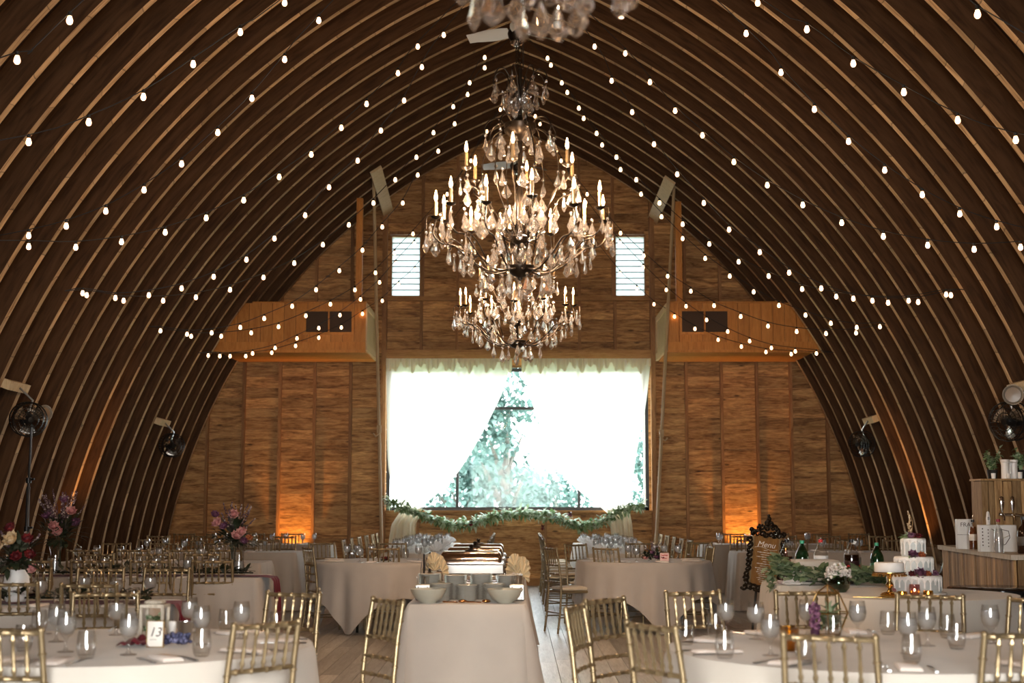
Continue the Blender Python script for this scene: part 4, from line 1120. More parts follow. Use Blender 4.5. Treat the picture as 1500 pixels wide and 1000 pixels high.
p = inr(tz(203, 945), NL, .7); b = MB(); random.seed(9); b.grid(lambda u, v: V3((u - .5) * .15, (v - .5) * .2, .006 + .03 * math.sin(PI * u) * (.5 + .5 * math.sin(v * 9)) + .008 * math.sin(u * 17)), 20, 20)
tag(place(b.build('crumpled_cloth', M['burgundy'], None, 180), p), 'crumpled burgundy cloth at the foot of the lantern', 'cloth')

# ------------------------------------------------------------------ right front table centre
amber = thin_glass('amber_glass', (.80, .62, .24), .5); pinkg = thin_glass('pink_glass', (.92, .72, .74), .75); greeng = thin_glass('green_glass', (.12, .42, .26), .75); clearg = M['glass']
p = inr(tz(1157, 953), NR, .8); t = thing('votive_holder', 'amber glass votive holder on the front right round table', 'candle holder', p)
MB().lathe([(0, 0), (.034, 0), (.036, .004), (.042, .105), (.039, .105), (.033, .008), (0, .008)], 20).build('holder', amber, t, 60); MB().lathe([(0, .009), (.03, .009), (.0325, .06), (0, .06)], 16).build('wax', M['creamf'], t, 60)
p = inr(tz(1210, 930), NR, .6); t = thing('wire_terrarium', 'faceted gold wire terrarium with greenery inside', 'terrarium', p, .3); b = MB()
ring = lambda r, z, a0: [V3(r * math.cos(a0 + k * PI / 3), r * math.sin(a0 + k * PI / 3), z) for k in range(6)]
r0, r1, r2 = ring(.055, .004, 0), ring(.105, .11, 0), ring(.06, .2, 0); top = V3(0, 0, .24)
for k in range(6):
    for a, c in ((r0[k], r0[(k + 1) % 6]), (r1[k], r1[(k + 1) % 6]), (r2[k], r2[(k + 1) % 6]), (r0[k], r1[k]), (r1[k], r2[k]), (r2[k], top)): b.tube([a, c], .003, 5)
b.build('wire_frame', goldm, t); b = MB()
for k in range(70): b.leaf((U(-.03, .03), U(-.03, .03), U(.02, .12)), (U(-1, 1), U(-1, 1), U(0, 1)), (0, 0, 1), U(.04, .08), U(.02, .035))
b.build('greenery', M['eucal'], t, 0)
p = inr(tz(1194, 938), NR, .7); t = thing('flower_sprig', 'upright purple flower sprig beside the wire terrarium', 'flowers', p); b = MB()
b.lathe([(0, 0), (.02, 0), (.022, .05), (0, .05)], 12, bid=.05)
for k in range(90): b.ball((U(-.02, .02), U(-.02, .02), U(.05, .17)), U(.006, .01), 5, 4, bid=R())
b.build('blossoms', M['purplef'], t, 180)

# mid-room table centres
p = tz(950, 819); t = thing('flower_cluster', 'low cluster of dark purple and pink flowers, right mid-room table', 'flowers', V3(p.x, 15.85, ZT)); b = MB(); random.seed(12)
for k in range(90): b.leaf((U(-.1, .1), U(-.06, .06), U(.01, .08)), (U(-1, 1), U(-1, .5), U(0, 1.2)), (0, 0, 1), U(.05, .1), U(.02, .04))
b.build('foliage', M['dleaf'], t, 0)
for q, mt in (((-.09, -.05, .04), 'pinkf'), ((.03, -.08, .05), 'purplef'), ((.1, -.05, .04), 'redf'), ((-.02, -.05, .1), 'purplef')): rose_mb(q, .035).build('flower', M[mt], t, 180)
b = MB()
for k in range(6): sprig_mb(b, (0, 0, .05), (U(-.12, .12), U(-.06, .06), U(.15, .24)), 10, .007)
b.build('sprigs', M['lilac'], t, 0)
t = thing('small_sign', 'small pink sign with red script on the right mid-room table', 'sign', V3(at_z(965, 819, ZT).x, 15.78, ZT), .0)
MB().cbox((0, 0, .05), (.10, .012, .09), .004).build('sign_board', simple('pink_card', (.75, .50, .46), .6), t, 30)
b = MB()
for j, (z, n, w) in enumerate(((.068, 9, .036), (.036, 7, .026))): b.tube([V3(-w + 2 * w * i / 40, -.0075, z + .009 * math.sin(i / 40 * n * 6.28) * (.6 + .4 * math.sin(i * 1.7))) for i in range(41)], .0028 if j == 0 else .0016, 5)
b.build('script', inkr, t)
t = thing('flower_cluster', 'small red bloom on the left mid-room table', 'flowers', V3(at_z(570, 820, ZT).x, 15.75, ZT)); rose_mb((0, 0, .035), .045).build('flower', M['redf'], t, 180); b = MB()
for k in range(30): b.leaf((0, 0, .02), (U(-1, 1), U(-1, 1), U(0, .5)), (0, 0, 1), U(.06, .1), .03)
b.build('foliage', M['dleaf'], t, 0)

# ------------------------------------------------------------------ buffet
plm = MB().lathe([(0, 0), (.045, 0), (.047, .004), (.077, .014), (.078, .0165), (.075, .0165), (.046, .0075), (0, .006)], 28)
pl0 = plm.build('salad_plate', M['plate'], None, 50); PP = [pl0, False]; pil = 0
for row, (yy, xs, n) in enumerate(((9.52, (-.575, -.405, -.235, -.065), 18), (9.33, (-.49, -.32, -.15), 12))):
    for ci, x in enumerate(xs):
        xx, jit = x, []
        for k in range(n + (-1 if ci % 2 else 0)):
            o = put(PP, (xx + U(-.002, .002), yy + U(-.002, .002), ZT + k * .0088), R() * 6)
            tag(o, 'grey salad plate, %s up in the %s stack of the %s row' % (ORD[k], ORD[ci], ('back', 'front')[row]), 'plate', 'stacked salad plates on the buffet')
bm = MB().lathe([(0, 0), (.05, 0), (.052, .006), (.085, .03), (.108, .068), (.115, .088), (.110, .089), (.100, .068), (.08, .034), (.048, .012), (0, .010)], 36)
bo = bm.build('serving_bowl', M['bowl'], None, 50); tag(place(bo, (-.562, 9.17, ZT)), 'wide stoneware bowl at the left front corner of the buffet', 'bowl', 'serving bowls on the buffet')
tag(dup(bo, (-.075, 9.17, ZT), 1), 'wide stoneware bowl at the right front corner of the buffet', 'bowl', 'serving bowls on the buffet')
def spoon():
    b = MB(); b.tube([(.0, .09, .012), (0, .03, .009), (0, -.01, .006)], [.005, .0035, .004], 8); b.ball((0, -.045, .012), .03, 12, 8, sz=.35, sx=.75); return b.build('serving_spoon', simple('copper_spoon', (.60, .27, .10), .2, 1.0), None, 60)
so = spoon(); tag(place(so, (-.385, 9.135, ZT), 2.0), 'copper serving spoon in front of the plate stacks, nearer left bowl', 'spoon', 'serving spoons on the buffet')
tag(dup(so, (-.235, 9.135, ZT), 2.0), 'copper serving spoon in front of the plate stacks, nearer right bowl', 'spoon', 'serving spoons on the buffet')
def chafer():
    t = thing('chafing_dish', 'x', 'chafing dish')
    f = MB()
    for x in (-.25, .25):
        for y in (-.15, .15): f.tube([(x, y, .24), (x * 1.02, y * 1.05, .12), (x * 1.06, y * 1.1, 0)], .011, 8)
    for y in (-.15, .15): f.tube([(-.25, y, .06), (.25, y, .06)], .008, 8)
    for x in (-.25, .25): f.tube([(x, -.15, .06), (x, .15, .06)], .008, 8)
    f.build('stand', M['steel'], t, 60)
    MB().cbox((0, 0, .205), (.56, .36, .11), .012).build('water_pan', M['pansteel'], t, 30)
    l = MB(); prof = [(-.172, .27), (-.170, .30), (-.155, .345), (-.12, .378), (-.06, .392), (0, .395), (.06, .392), (.12, .378), (.155, .345), (.170, .30), (.172, .27)]
    n = len(prof); vsl = []
    xs = (-.255, -.245, -.225, .225, .245, .255); sc_ = (.55, .85, 1, 1, .85, .55)
    for x, s in zip(xs, sc_): vsl += [(x, y * (.94 + .06 * s), .27 + (z - .27) * s) for y, z in prof]
    fs = [(i * n + j, (i + 1) * n + j, (i + 1) * n + j + 1, i * n + j + 1) for i in range(5) for j in range(n - 1)] + [tuple(range(n)), tuple(range(6 * n - 1, 5 * n - 1, -1))]
    l.add(vsl, fs); l.cbox((0, 0, .266), (.54, .356, .011), .003); l.build('lid', M['copper'], t, 40)
    h = MB(); h.lathe([(0, .396), (.055, .396), (.05, .404), (.02, .412), (.012, .43), (.022, .445), (.012, .462), (0, .466)], 16); h.build('lid_handle', M['bronze'], t, 50)
    b = MB()
    for s in (-1, 1): b.tube([(s * .278, -.08, .21), (s * .31, -.07, .215), (s * .31, .07, .215), (s * .278, .08, .21)], .008, 8)
    b.build('side_handles', M['steel'], t, 60); b = MB()
    for x in (-.12, .12): b.lathe([(0, .005), (.04, .005), (.042, .06), (.02, .065), (0, .065)], 14, c=(x, 0, 0))
    b.build('burner_cans', M['dsteel'], t, 50); return t
CF = [chafer(), False]
for k, y in enumerate((10.9, 11.9, 12.9)):
    o = put(CF, (-.345, y, ZT)); o.scale = (.9, .95, .69); tag(o, 'polished roll-lid chafing dish on the buffet, %s behind the plates' % ORD[k], 'chafing dish', 'chafing dishes on the buffet')
def tonguer():
    t = thing('serving_tongs', 'x', 'tongs')
    for s in (-1, 1): MB().tube([(s * .003, 0, 0), (s * .014, .0, -.09), (s * .02, 0, -.17), (s * .012, 0, -.20)], [.006, .006, .007, .011], 8, flat=.45).build('arm', M['dsteel'], t, 60)
    return t
PQ = [tonguer(), False]
for k, (y, z) in enumerate(((9.95, 1.0), (10.4, 1.0))): o = put(PQ, (-.652, y, z), .4 * k); tag(o, 'steel serving tongs hung at left of the buffet, %s pair from the front' % ORD[k], 'tongs', 'tongs at the buffet')
t = thing('tong_rack', 'dark wire rack that the tongs hang from, left of the chafing dishes', 'rack', (-.635, 10.15, ZT)); b = MB()
for y in (-.3, .35): b.tube([(0, y, 0), (0, y, .285)], .006, 8).lathe([(0, 0), (.02, 0), (.018, .006), (0, .006)], 12, c=(0, y, 0))
b.tube([(0, -.3, .28), (0, .35, .28)], .005, 8); b.build('wire', M['blackm'], t)
def fan_leaf(lab, loc, rz, sz, seed):
    sz *= .5
    random.seed(seed); t = thing('napkin_bouquet', lab, 'napkin display', loc, rz)
    MB().lathe([(0, 0), (.045, 0), (.05, .01), (.04, .06), (.055, .14), (.05, .14), (.036, .06), (0, .012)], 20).build('silver_cup', M['steel'], t, 50)
    for k, (dx, dz, a) in enumerate(((-.07, .2, -.5), (.06, .25, .35), (0, .17, 0), (-.03, .30, -.2), (.08, .16, .9))):
        def fn(u, v):
            th = (u - .5) * 2.5 + a; r = (.02 + .15 * v) * sz; w = .016 * math.sin(u * PI * 9) * v
            return V3((dx * .8 + r * math.sin(th)) * .62, -.02 * k + .04 + w, dz * .42 + .07 + r * math.cos(th))
        MB().grid(fn, 45, 4).build('fan_napkin', M['tan'], t, 180)
fan_leaf('tan fan-folded napkins in a silver cup, left side of buffet', (-.59, 10.4, ZT), .2, 1.0, 3)
fan_leaf('tan fan-folded napkins in a silver cup, right side of buffet', (.005, 9.95, ZT), -.2, 1.05, 4)
def caddy():
    t = thing('cutlery_caddy', 'x', 'cutlery holder'); MB().cbox((0, 0, .055), (.10, .07, .10), .006).build('caddy_body', M['pansteel'], t, 30)
    b = MB()
    for s in (-1, 1): b.tube([(s * .03, -.037, .09), (s * .03, -.055, .08), (s * .03, -.055, .03), (s * .03, -.037, .02)], .004, 6)
    b.build('handles', M['steel'], t); b = MB()
    for k in range(7): b.tube([(-.036 + k * .012, U(-.02, .02), .106), (-.04 + k * .013, U(-.03, .03), .16)], .004, 6, flat=.5)
    b.build('cutlery', M['steel'], t); return t
PC = [caddy(), False]
tag(put(PC, (-.61, 9.38, ZT)), 'steel cutlery caddy beside the left plate stacks', 'cutlery holder', 'cutlery caddies on the buffet'); tag(put(PC, (.0, 9.36, ZT)), 'steel cutlery caddy beside the right plate stacks', 'cutlery holder', 'cutlery caddies on the buffet')

# ------------------------------------------------------------------ cake table
cakem = simple('cake_icing', (.50, .53, .52), .5, 0, .08, 20); drip = simple('white_icing', (.84, .82, .79), .4)
kz = ZT + .012; kc = V3(KX + .035, KY - .05, ZT)
tag(place(MB().lathe([(0, 0), (.215, 0), (.22, .004), (.22, .010), (.215, .012), (0, .012)], 48).build('cake_board', M['whitec'], None, 40), kc), 'round white board under the tiered cake', 'cake board')
t = thing('tiered_cake', 'three-tier grey and white drip cake with flowers', 'cake', kc + V3(0, 0, .0125)); z = 0
for r, h, n in ((.182, .118, 26), (.130, .128, 19), (.082, .128, 12)):
    c = MB().lathe([(0, z), (r - .004, z), (r, z + .004), (r, z + h - .006), (r - .006, z + h), (0, z + h)], 64).build('tier', cakem, t, 40)
    b = MB(); b.lathe([(0, z + h + .0005), (r - .005, z + h + .0005), (r + .003, z + h - .004), (r + .004, z + h - .02), (r + .0005, z + h - .026)], 64)
    for k in range(n):
        a = 2 * PI * k / n; L = h * (.9 if k % 2 else U(.5, .75)); p0 = V3(r * math.cos(a), r * math.sin(a), 0); b.tube([p0 + V3(0, 0, z + h - .012), p0 + V3(0, 0, z + h - L * .6), p0 + V3(0, 0, z + h - L)], [.008, .0055, .007], 7)
        a2 = a + PI / n
        for s in (-1, 1):
            a0 = a2 + s * PI / n; P = [V3((r + .001) * math.cos(a0 + (a2 - a0) * f), (r + .001) * math.sin(a0 + (a2 - a0) * f), z + h - .05 + .028 * math.sin(f * PI / 2)) for f in (0, .25, .5, .75, 1)]; b.tube(P, .0045, 6)
    b.build('icing', drip, c, 60); z += h
tw = M
for mt, q, r in (('purplef', (.0, -.155, .135), .045), ('redf', (-.055, -.15, .13), .028), ('orangef', (.055, -.148, .13), .028), ('purplef', (-.03, -.1, .262), .038), ('orangef', (.03, -.1, .258), .03), ('purplef', (.12, -.09, .13), .028), ('pinkf', (-.165, -.09, .02), .03),
                 ('purplef', (-.02, -.02, .395), .034), ('redf', (.03, -.03, .39), .03), ('orangef', (.0, .03, .392), .03)):
    q = V3(*q); m = Matrix.Translation(q) @ Matrix.Rotation(.9 if q.z < .38 else .3, 4, 'X'); s = rose_mb((0, 0, 0), r); b = MB(); b.add(s.v, s.f, m); b.b = s.b; b.build('flower', M[mt], t, 180)
b = MB()
for k in range(24): b.leaf((-.05 + U(-.02, .02), -.02, .385), (U(-1, .2), U(-1, .6), U(-.1, .7)), (0, 0, 1), U(.035, .06), .025)
for q in ((.0, -.15, .125), (-.04, -.1, .25)):
    for k in range(8): b.leaf(q, (U(-1, 1), -.6, U(-.5, .3)), (0, 0, 1), .045, .02)
b.build('leaves', M['leaf'], t, 0)
b = MB(); random.seed(66)
for k in range(4): sprig_mb(b, (-.01, 0, .385), (-.02 + U(-.02, .015), 0, .48 + .03 * k), 12, .006)
b.build('topper_sprig', M['creamf'], t, 0)
t = thing('cake_stand', 'ornate gold pedestal stand holding a small white cake', 'cake stand', at_z(1291, 872, ZT)); t.location = V3(2.55, 9.86, ZT)
MB().lathe([(0, 0), (.062, 0), (.066, .008), (.05, .022), (.02, .03), (.012, .05), (.026, .068), (.028, .08), (.012, .1), (.016, .13), (.03, .145), (.03, .152)], 28).build('pedestal', goldm, t, 50)
b = MB(); b.lathe([(0, .150), (.10, .15), (.112, .158), (.112, .163), (0, .163)], 40)
for k in range(26):
    a = 2 * PI * k / 26; b.ball((.11 * math.cos(a), .11 * math.sin(a), .142), .009, 6, 4)
b.build('tray', goldm, t, 50)
tag(place(MB().lathe([(0, 0), (.097, 0), (.1, .004), (.1, .055), (.094, .063), (0, .065)], 40).build('small_cake', drip, None, 40), V3(2.55, 9.86, ZT + .164)), 'small plain white cake on the gold pedestal stand', 'cake')
for i, (px, r, h, m, lab) in enumerate(((1322, .034, .04, amber, 'low amber votive in front of the cake, leftmost of three'), (1342, .037, .085, pinkg, 'tall rose-coloured votive directly in front of the cake'), (1360, .034, .045, amber, 'low amber votive in front of the cake, rightmost of three'))):
    x = at_y(px, 880, 9.72).x; t = thing('votive_holder', lab, 'candle holder', (x, 9.72 + .03 * (i == 1), ZT))
    MB().lathe([(0, 0), (r * .8, 0), (r, h * .5), (r * .95, h), (r * .88, h), (r * .9, h * .5), (r * .7, .005), (0, .005)], 20).build('holder', m, t, 60); MB().lathe([(0, .006), (r * .68, .006), (r * .75, h * .45), (0, h * .45)], 14).build('wax', M['creamf'], t, 60)
    MB().ball((0, 0, h * .45 + .008), .006, 8, 5, sz=1.6).build('candle_flame', M['flame'], t)
for k, (x, y, a) in enumerate(((2.42, 9.66, 1.35), (2.52, 9.63, 1.75))):
    b = MB(); b.tube([(0, -.14, .006), (0, -.03, .006), (0, 0, .005)], [.008, .006, .005], 8)
    if k == 0: b.box((.004, .08, .0045), (.022, .17, .003)); lab, nm = 'gold cake knife lying in front of the pedestal stand', 'cake_knife'
    else: b.add([(-.012, 0, .004), (.012, 0, .004), (.03, .09, .004), (0, .13, .004), (-.03, .09, .004), (-.012, 0, .007), (.012, 0, .007), (.03, .09, .007), (0, .13, .007), (-.03, .09, .007)], [(4, 3, 2, 1, 0), (5, 6, 7, 8, 9), (0, 1, 6, 5), (1, 2, 7, 6), (2, 3, 8, 7), (3, 4, 9, 8), (4, 0, 5, 9)]); lab, nm = 'gold cake server lying in front of the pedestal stand', 'cake_server'
    tag(place(b.build(nm, goldm, None, 50), (x, y, ZT), a), lab, 'cake server' if k else 'knife')
p = V3(3.02, 10.50, ZT); t = thing('glass_jar', 'large footed clear glass jar behind the cake', 'jar', p)
MB().lathe([(0, 0), (.06, 0), (.055, .012), (.02, .03), (.02, .08), (.07, .13), (.09, .2), (.08, .27), (.05, .31), (.045, .31), (.075, .265), (.084, .2), (.065, .14), (0, .10)], 28).build('jar_body', M['glass'], t, 60)
MB().lathe([(0, .312), (.055, .312), (.05, .325), (.015, .335), (.02, .35), (.012, .365), (0, .368)], 20).build('jar_lid', M['glass'], t, 60)
vb = V3(2.30, 10.3, ZT); t = vase(vb, 'ribbed green glass pot of white blossoms beside the cake stand', [(0, 0), (.05, 0), (.075, .03), (.08, .07), (.068, .11), (.06, .12), (.055, .12), (.062, .108), (.074, .07), (.068, .03), (0, .008)], 'glass')
t.children[0].data.materials[0] = greeng
t = thing('blossom_bunch', 'bunch of tiny white blossoms in the green glass pot', 'flowers', vb + V3(0, 0, .11)); b = MB(); random.seed(14)
for k in range(150):
    d = V3(U(-1, 1), U(-1, 1), U(-.1, 1)); d.normalize(); b.ball(d * U(.04, .1), U(.008, .014), 6, 4, bid=R())
b.build('blossoms', M['whitef'], t, 180); b = MB()
for k in range(40): b.leaf((0, 0, 0), (U(-1, 1), U(-1, 1), U(-.1, 1)), (0, 0, 1), U(.06, .11), .03)
for k in range(6): b.tube([(U(-.03, .03), U(-.03, .03), -.09), (0, 0, .02)], .003, 5)
b.build('leaves', M['leaf'], t, 0)

# drinks table
rz0 = V3(2.36, 11.42, ZT)
tag(place(rect_cloth(.32, .26, .0, .006, 91, .01, .02, .07).build('pleated_riser', M['cloth_w'], None, 60), V3(rz0.x, rz0.y, ZT + .004)), 'short riser box covered in pleated pale cloth, drinks table', 'riser') 
bpy.data.objects['pleated_riser'].scale = (1, 1, .24)
def bottle(lab, loc, body, cap, liquid, label_, sc_=1.0, prof=None, lmat=None, rz=0):
    t = thing('drink_bottle', lab, 'bottle', loc, rz); P = prof or [(0, 0), (.046, 0), (.054, .012), (.055, .19), (.05, .22), (.03, .265), (.0145, .292), (.0145, .312)]
    P = [(r * sc_, z * sc_) for r, z in P]; MB().lathe(P, 24).build('bottle_body', body, t, 60)
    if liquid is not None:
        m, f = liquid; zt = P[-1][1] * f; Q = [(0, .004)] + [(max(.004, r - .003), z + .003) for r, z in P if 0 < z < zt and r > .01]; Q.append((Q[-1][0], zt)); Q.append((0, zt)); MB().lathe(Q, 20).build('liquid', m, t, 60)
    if cap is not None: MB().lathe([(0, P[-1][1] - .012 * sc_), (.017 * sc_, P[-1][1] - .012 * sc_), (.017 * sc_, P[-1][1] + .012 * sc_), (0, P[-1][1] + .012 * sc_)], 18).build('bottle_cap', cap, t, 40)
    if label_ is not None:
        m, z0, z1 = label_; rr = P[3][0] + .0006; lb = MB().lathe([(rr - .001, z0 * sc_), (rr, z0 * sc_ + .001), (rr, z1 * sc_ - .001), (rr - .001, z1 * sc_)], 32).build('bottle_label', m, t, 60)
        if lmat is not None:
            b = MB(); zc = (z0 + z1) / 2 * sc_
            b.tube([V3((rr + .001) * math.sin(a), -(rr + .001) * math.cos(a), zc + .018 * sc_ * math.sin(a * 7)) for a in [(-1.1 + 2.2 * i / 30) for i in range(31)]], .004 * sc_, 5)
            b.build('label_swash', lmat, lb)
    return t
cola = simple('cola', (.012, .004, .002), .1); red = simple('red_label', (.62, .03, .025), .4); whitep = simple('white_plastic', (.8, .8, .8), .35); greenp = simple('green_plastic', (.05, .38, .20), .3); blk = M['black']
dz = ZT
bottle('two-litre cola bottle behind the riser, at the left of the drinks', (2.19, 11.66, dz), clearg, blk, (cola, .62), (red, .10, .16), 1.05, None, inkw)
bottle('cola bottle with a red label standing in front, right of the riser', (2.63, 11.3, dz), clearg, blk, (cola, .68), (simple('dark_label', (.03, .01, .012), .4), .07, .17), 1.08, None, red)
bottle('clear bottle with a red cap standing behind the riser', (2.47, 11.68, dz), clearg, red, (cola, .5), (whitep, .10, .2), 1.05)
bottle('clear soda bottle with silver label, just behind the front cola bottle', (2.70, 11.52, dz), clearg, whitep, None, (M['dsteel'], .05, .2), 1.02)
bottle('green soda bottle behind the riser, nearer the left', (2.32, 11.69, dz), greeng, greenp, None, (whitep, .06, .14), 1.02)
bottle('green soda bottle at the right end of the drinks', (2.88, 11.5, dz), greeng, greenp, None, (simple('green_label', (.04, .22, .12), .4), .07, .16), .98)
t = bottle('pink glass bottle at the left end of the drinks table', (2.12, 11.33, dz + .03), pinkg, goldm, None, None, .78, [(0, 0), (.05, 0), (.056, .015), (.058, .17), (.045, .21), (.02, .235), (.016, .29), (.02, .30), (.02, .31)])
tag(place(MB().cbox((0, 0, .0145), (.13, .13, .028), .008).build('pink_coaster_box', simple('pale_pink_box', (.62, .48, .47), .5), None, 30), V3(2.12, 11.33, dz)), 'flat pale pink box under the pink glass bottle', 'box')
x = 2.11; o = MB().grid(lambda u, v: V3((u - .5) * .16 * (1 - .3 * v), -.02 + .03 * math.sin(u * 9) * v, .01 + .11 * v * (.6 + .4 * math.sin(PI * u))), 20, 8); o.cbox((0, .01, .012), (.13, .08, .022), .006)
tag(place(o.build('folded_napkin', M['napkin'], None, 180), V3(2.14, 11.21, dz)), 'stack of blush paper napkins before the pink glass bottle', 'napkin')
tag(place(MB().lathe([(0, 0), (.02, 0), (.03, .02), (.025, .07), (.012, .1), (.018, .13), (.02, .16), (0, .165)], 16).build('wooden_figurine', M['pale'], None, 50), V3(2.53, 11.26, dz)), 'small pale wooden figurine beside the front cola bottle', 'figurine')
t = thing('leaf_garland', 'eucalyptus garland along the front of the drinks table', 'garland', (2.6, 11.2, dz)); b = MB(); random.seed(15)
gpts = [V3(-.56, .12, .12), V3(-.55, -.0, .07), V3(-.36, -.03, .02), V3(-.1, -.04, .02), V3(.1, -.03, .02), V3(.3, .0, .02)]
b.tube([q + V3(0, 0, .01) for q in gpts], .006, 5).build('vine', M['dleaf'], t); b = MB()
for q0, q1 in zip(gpts, gpts[1:]):
    for k in range(110):
        q = q0.lerp(q1, R()); b.leaf(q + V3(U(-.04, .04), U(-.06, .02), U(-.0, .10)), (U(-1, 1), U(-1, .4), U(-.2, 1)), (0, -.4, 1), U(.045, .08), U(.04, .06))
for k in range(40): b.leaf(V3(-.6 + U(-.03, .03), .05 + U(-.04, .06), U(-.05, .14)), (U(-1, .2), U(-1, .3), U(-.8, .8)), (0, 0, 1), U(.05, .1), U(.03, .05))
b.build('leaves', M['eucal'], t, 0)
# ------------------------------------------------------------------ bar corner
BZ = .95
A = at_z(1373, 798, BZ); B_ = at_z(1481, 812.5, BZ); e1 = (B_ - A); e1.z = 0; d1 = e1.normalized(); d2 = Vector((-d1.y, d1.x, 0)); 
if d2.x < 0: d2 = -d2
bl = e1.length; barM = Matrix.Translation((A.x, A.y, 0)) @ Matrix((d1, d2, Vector((0, 0, 1)))).transposed().to_4x4()
t = thing('plank_bar', 'rustic plank-fronted bar with pale counter at the right', 'bar', (0, 0, 0)); t.matrix_world = barM
b = MB(); x = .05
while x < bl - .05:
    w = min(U(.06, .10), bl - .04 - x); b.box((x + w / 2, .045 + U(-.004, .004), .455), (w - .007, .022, .90), bid=R()); x += w
b.build('front_planks', M['barnwood'], t, 0); b = MB(); y = .06
while y < .95:
    w = U(.1, .15); b.box((bl - .045 + U(-.003, .003), y + w / 2, .455), (.022, w - .004, .90), bid=R()); b.box((.045, y + w / 2, .455), (.022, w - .004, .90), bid=R()); y += w
b.build('end_planks', M['barnwood'], t, 0)
b = MB(); b.box((bl / 2, .42, BZ - .022), (bl, .84, .044), bid=.8); b.build('counter', M['crate'], t, 0)
CZ = BZ + .001
def cpos(px, py): return at_z(px, py, CZ)
boxw = simple('silver_carton', (.62, .60, .57), .45, .1, .05, 6)
def carton(lab, p, w, d, h, rz): 
    t = thing('wine_carton', lab, 'wine box', p, rz); MB().cbox((0, 0, h / 2), (w, d, h), .004).build('carton', boxw, t, 20); return t
t = carton('tall silver wine carton lettered FRANZIA, at the left end of the bar', V3(at_y(1421, 801, 14.0).x, 14.0, CZ), .25, .12, .29, -.15)
text('FRANZIA', 'lettering', .056, ink, t, (.02, -.0612, .235)); b = MB(); b.box((-.1, -.061, .14), (.05, .002, .004)); b.box((.02, -.061, .14), (.19, .002, .003)); b.box((.02, -.0612, .06), (.06, .0024, .115)); b.build('printed_panel', ink, t, 0)
t = carton('wide silver wine carton printed with a wine glass, on the bar', V3(4.42, 13.22, CZ), .33, .12, .245, -.12)
goldp = simple('printed_gold', (.42, .30, .10), .5)
b = MB(); b.tube([(-.06, -.0615, .21), (-.03, -.0615, .19), (.02, -.0615, .205), (.09, -.0615, .19), (.1, -.0615, .13), (.06, -.0615, .07), (.0, -.0615, .045), (-.03, -.0615, .09), (-.03, -.0615, .19)], .003, 5); b.build('printed_glass_outline', ink, t)
b = MB(); b.tube([(.1, -.0613, .15), (.05, -.0613, .13), (.02, -.0613, .10), (.03, -.0613, .07)], .012, 6, flat=.1); b.build('printed_wine', goldp, t)
b = MB()
for k in range(6): b.box((-.14, -.061, .06 + .03 * k), (.01, .0015, .012)); b.box((-.09, -.061, .05 + .03 * k), (.008, .0015, .012))
b.build('printed_marks', ink, t, 0); text('10', 'lettering', .04, ink, t, (-.03, -.0612, .03))
spir = [(0, 0), (.036, 0), (.038, .006), (.038, .16), (.03, .2), (.014, .225), (.013, .275)]
amb = simple('amber_spirit', (.22, .06, .01), .08, trans=.5); cream = simple('label_paper', (.74, .72, .68), .6)
t = bottle('amber spirit bottle with white label and steel pourer on the bar', V3(at_y(1426, 802, 13.72).x, 13.72, CZ), clearg, M['black'], (amb, .8), (cream, .09, .15), 1.0, spir); MB().tube([(0, 0, .28), (0, 0, .31), (.01, 0, .345)], [.006, .005, .004], 8).build('pourer', M['steel'], t)
bottle('clear spirit bottle with a burgundy cap on the bar', V3(4.30, 12.82, CZ), clearg, simple('burgundy_cap', (.25, .01, .03), .4), (M['water'], .75), (M['glass'], .05, .12), 1.05, spir)
bottle('big dark brown liquor bottle at the right edge of the bar', V3(4.49, 12.72, CZ), simple('dark_glass', (.02, .008, .004), .08), M['black'], None, (simple('dark_paper', (.08, .07, .06), .5), .06, .13), 1.15, [(0, 0), (.048, 0), (.05, .006), (.05, .15), (.04, .19), (.016, .22), (.015, .27)])
tag(place(bottle('slim bottle with pourer standing behind the tall wine carton', V3(4.36, 14.14, CZ), M['glass'], M['black'], (M['water'], .6), None, .95, spir), V3(at_y(1415, 800, 14.11).x, 14.11, CZ)), 'slim clear bottle with pourer standing behind the tall wine carton', 'bottle')
pY = 13.5; pX = at_y(1438, 760, pY).x; t = thing('tap_cabinet', 'plank-clad upright with beer taps, standing on the bar', 'cabinet', (pX, pY, CZ)); b = MB(); x = 0; pw = 5.38 - pX; ph = .655
while x < pw - .02:
    w = min(U(.055, .09), pw - x); b.box((x + w / 2, U(-.004, .004), ph / 2 + U(-.004, .004)), (w - .007, .024, ph - .01), bid=R()); x += w
b.build('front_planks', M['barnwood'], t, 0)
MB().box((pw / 2, .16, ph / 2), (pw - .02, .29, ph - .012), bid=.3).build('body', M['barnwood'], t, 0)
MB().box((pw / 2, .15, ph + .009), (pw, .34, .018), bid=.6).build('top', M['barnwood'], t, 0)
b = MB(); b.tube([(.14, -.07, .34), (.20, -.07, .335), (.30, -.07, .335), (.36, -.07, .33), (.40, -.06, .30), (.40, -.03, .12)], [.016, .016, .016, .022, .026, .026], 10); b.tube([(.25, -.07, .335), (.25, -.01, .335)], .014, 8)
for x in (.17, .27): b.tube([(x, -.07, .345), (x, -.10, .34), (x, -.125, .31), (x, -.13, .28)], [.014, .013, .011, .010], 8); b.tube([(x, -.07, .345), (x, -.075, .39)], .008, 8)
b.build('tap_pipe', M['steel'], t, 60)
for x in (.17, .27): MB().lathe([(0, .38), (.014, .38), (.022, .42), (.026, .46), (.02, .50), (0, .51)], 14, c=(x, -.075, 0), sy=.6).build('tap_handle', M['steel'], t, 50)
tt = MB().lathe([(0, .24), (.018, .24), (.022, .3), (.012, .36), (0, .37)], 14, c=(.05, -.03, 0), sy=.5).build('tap_handle', M['whitec'], t, 50); tt['label'] = 'white tap handle marked 8'
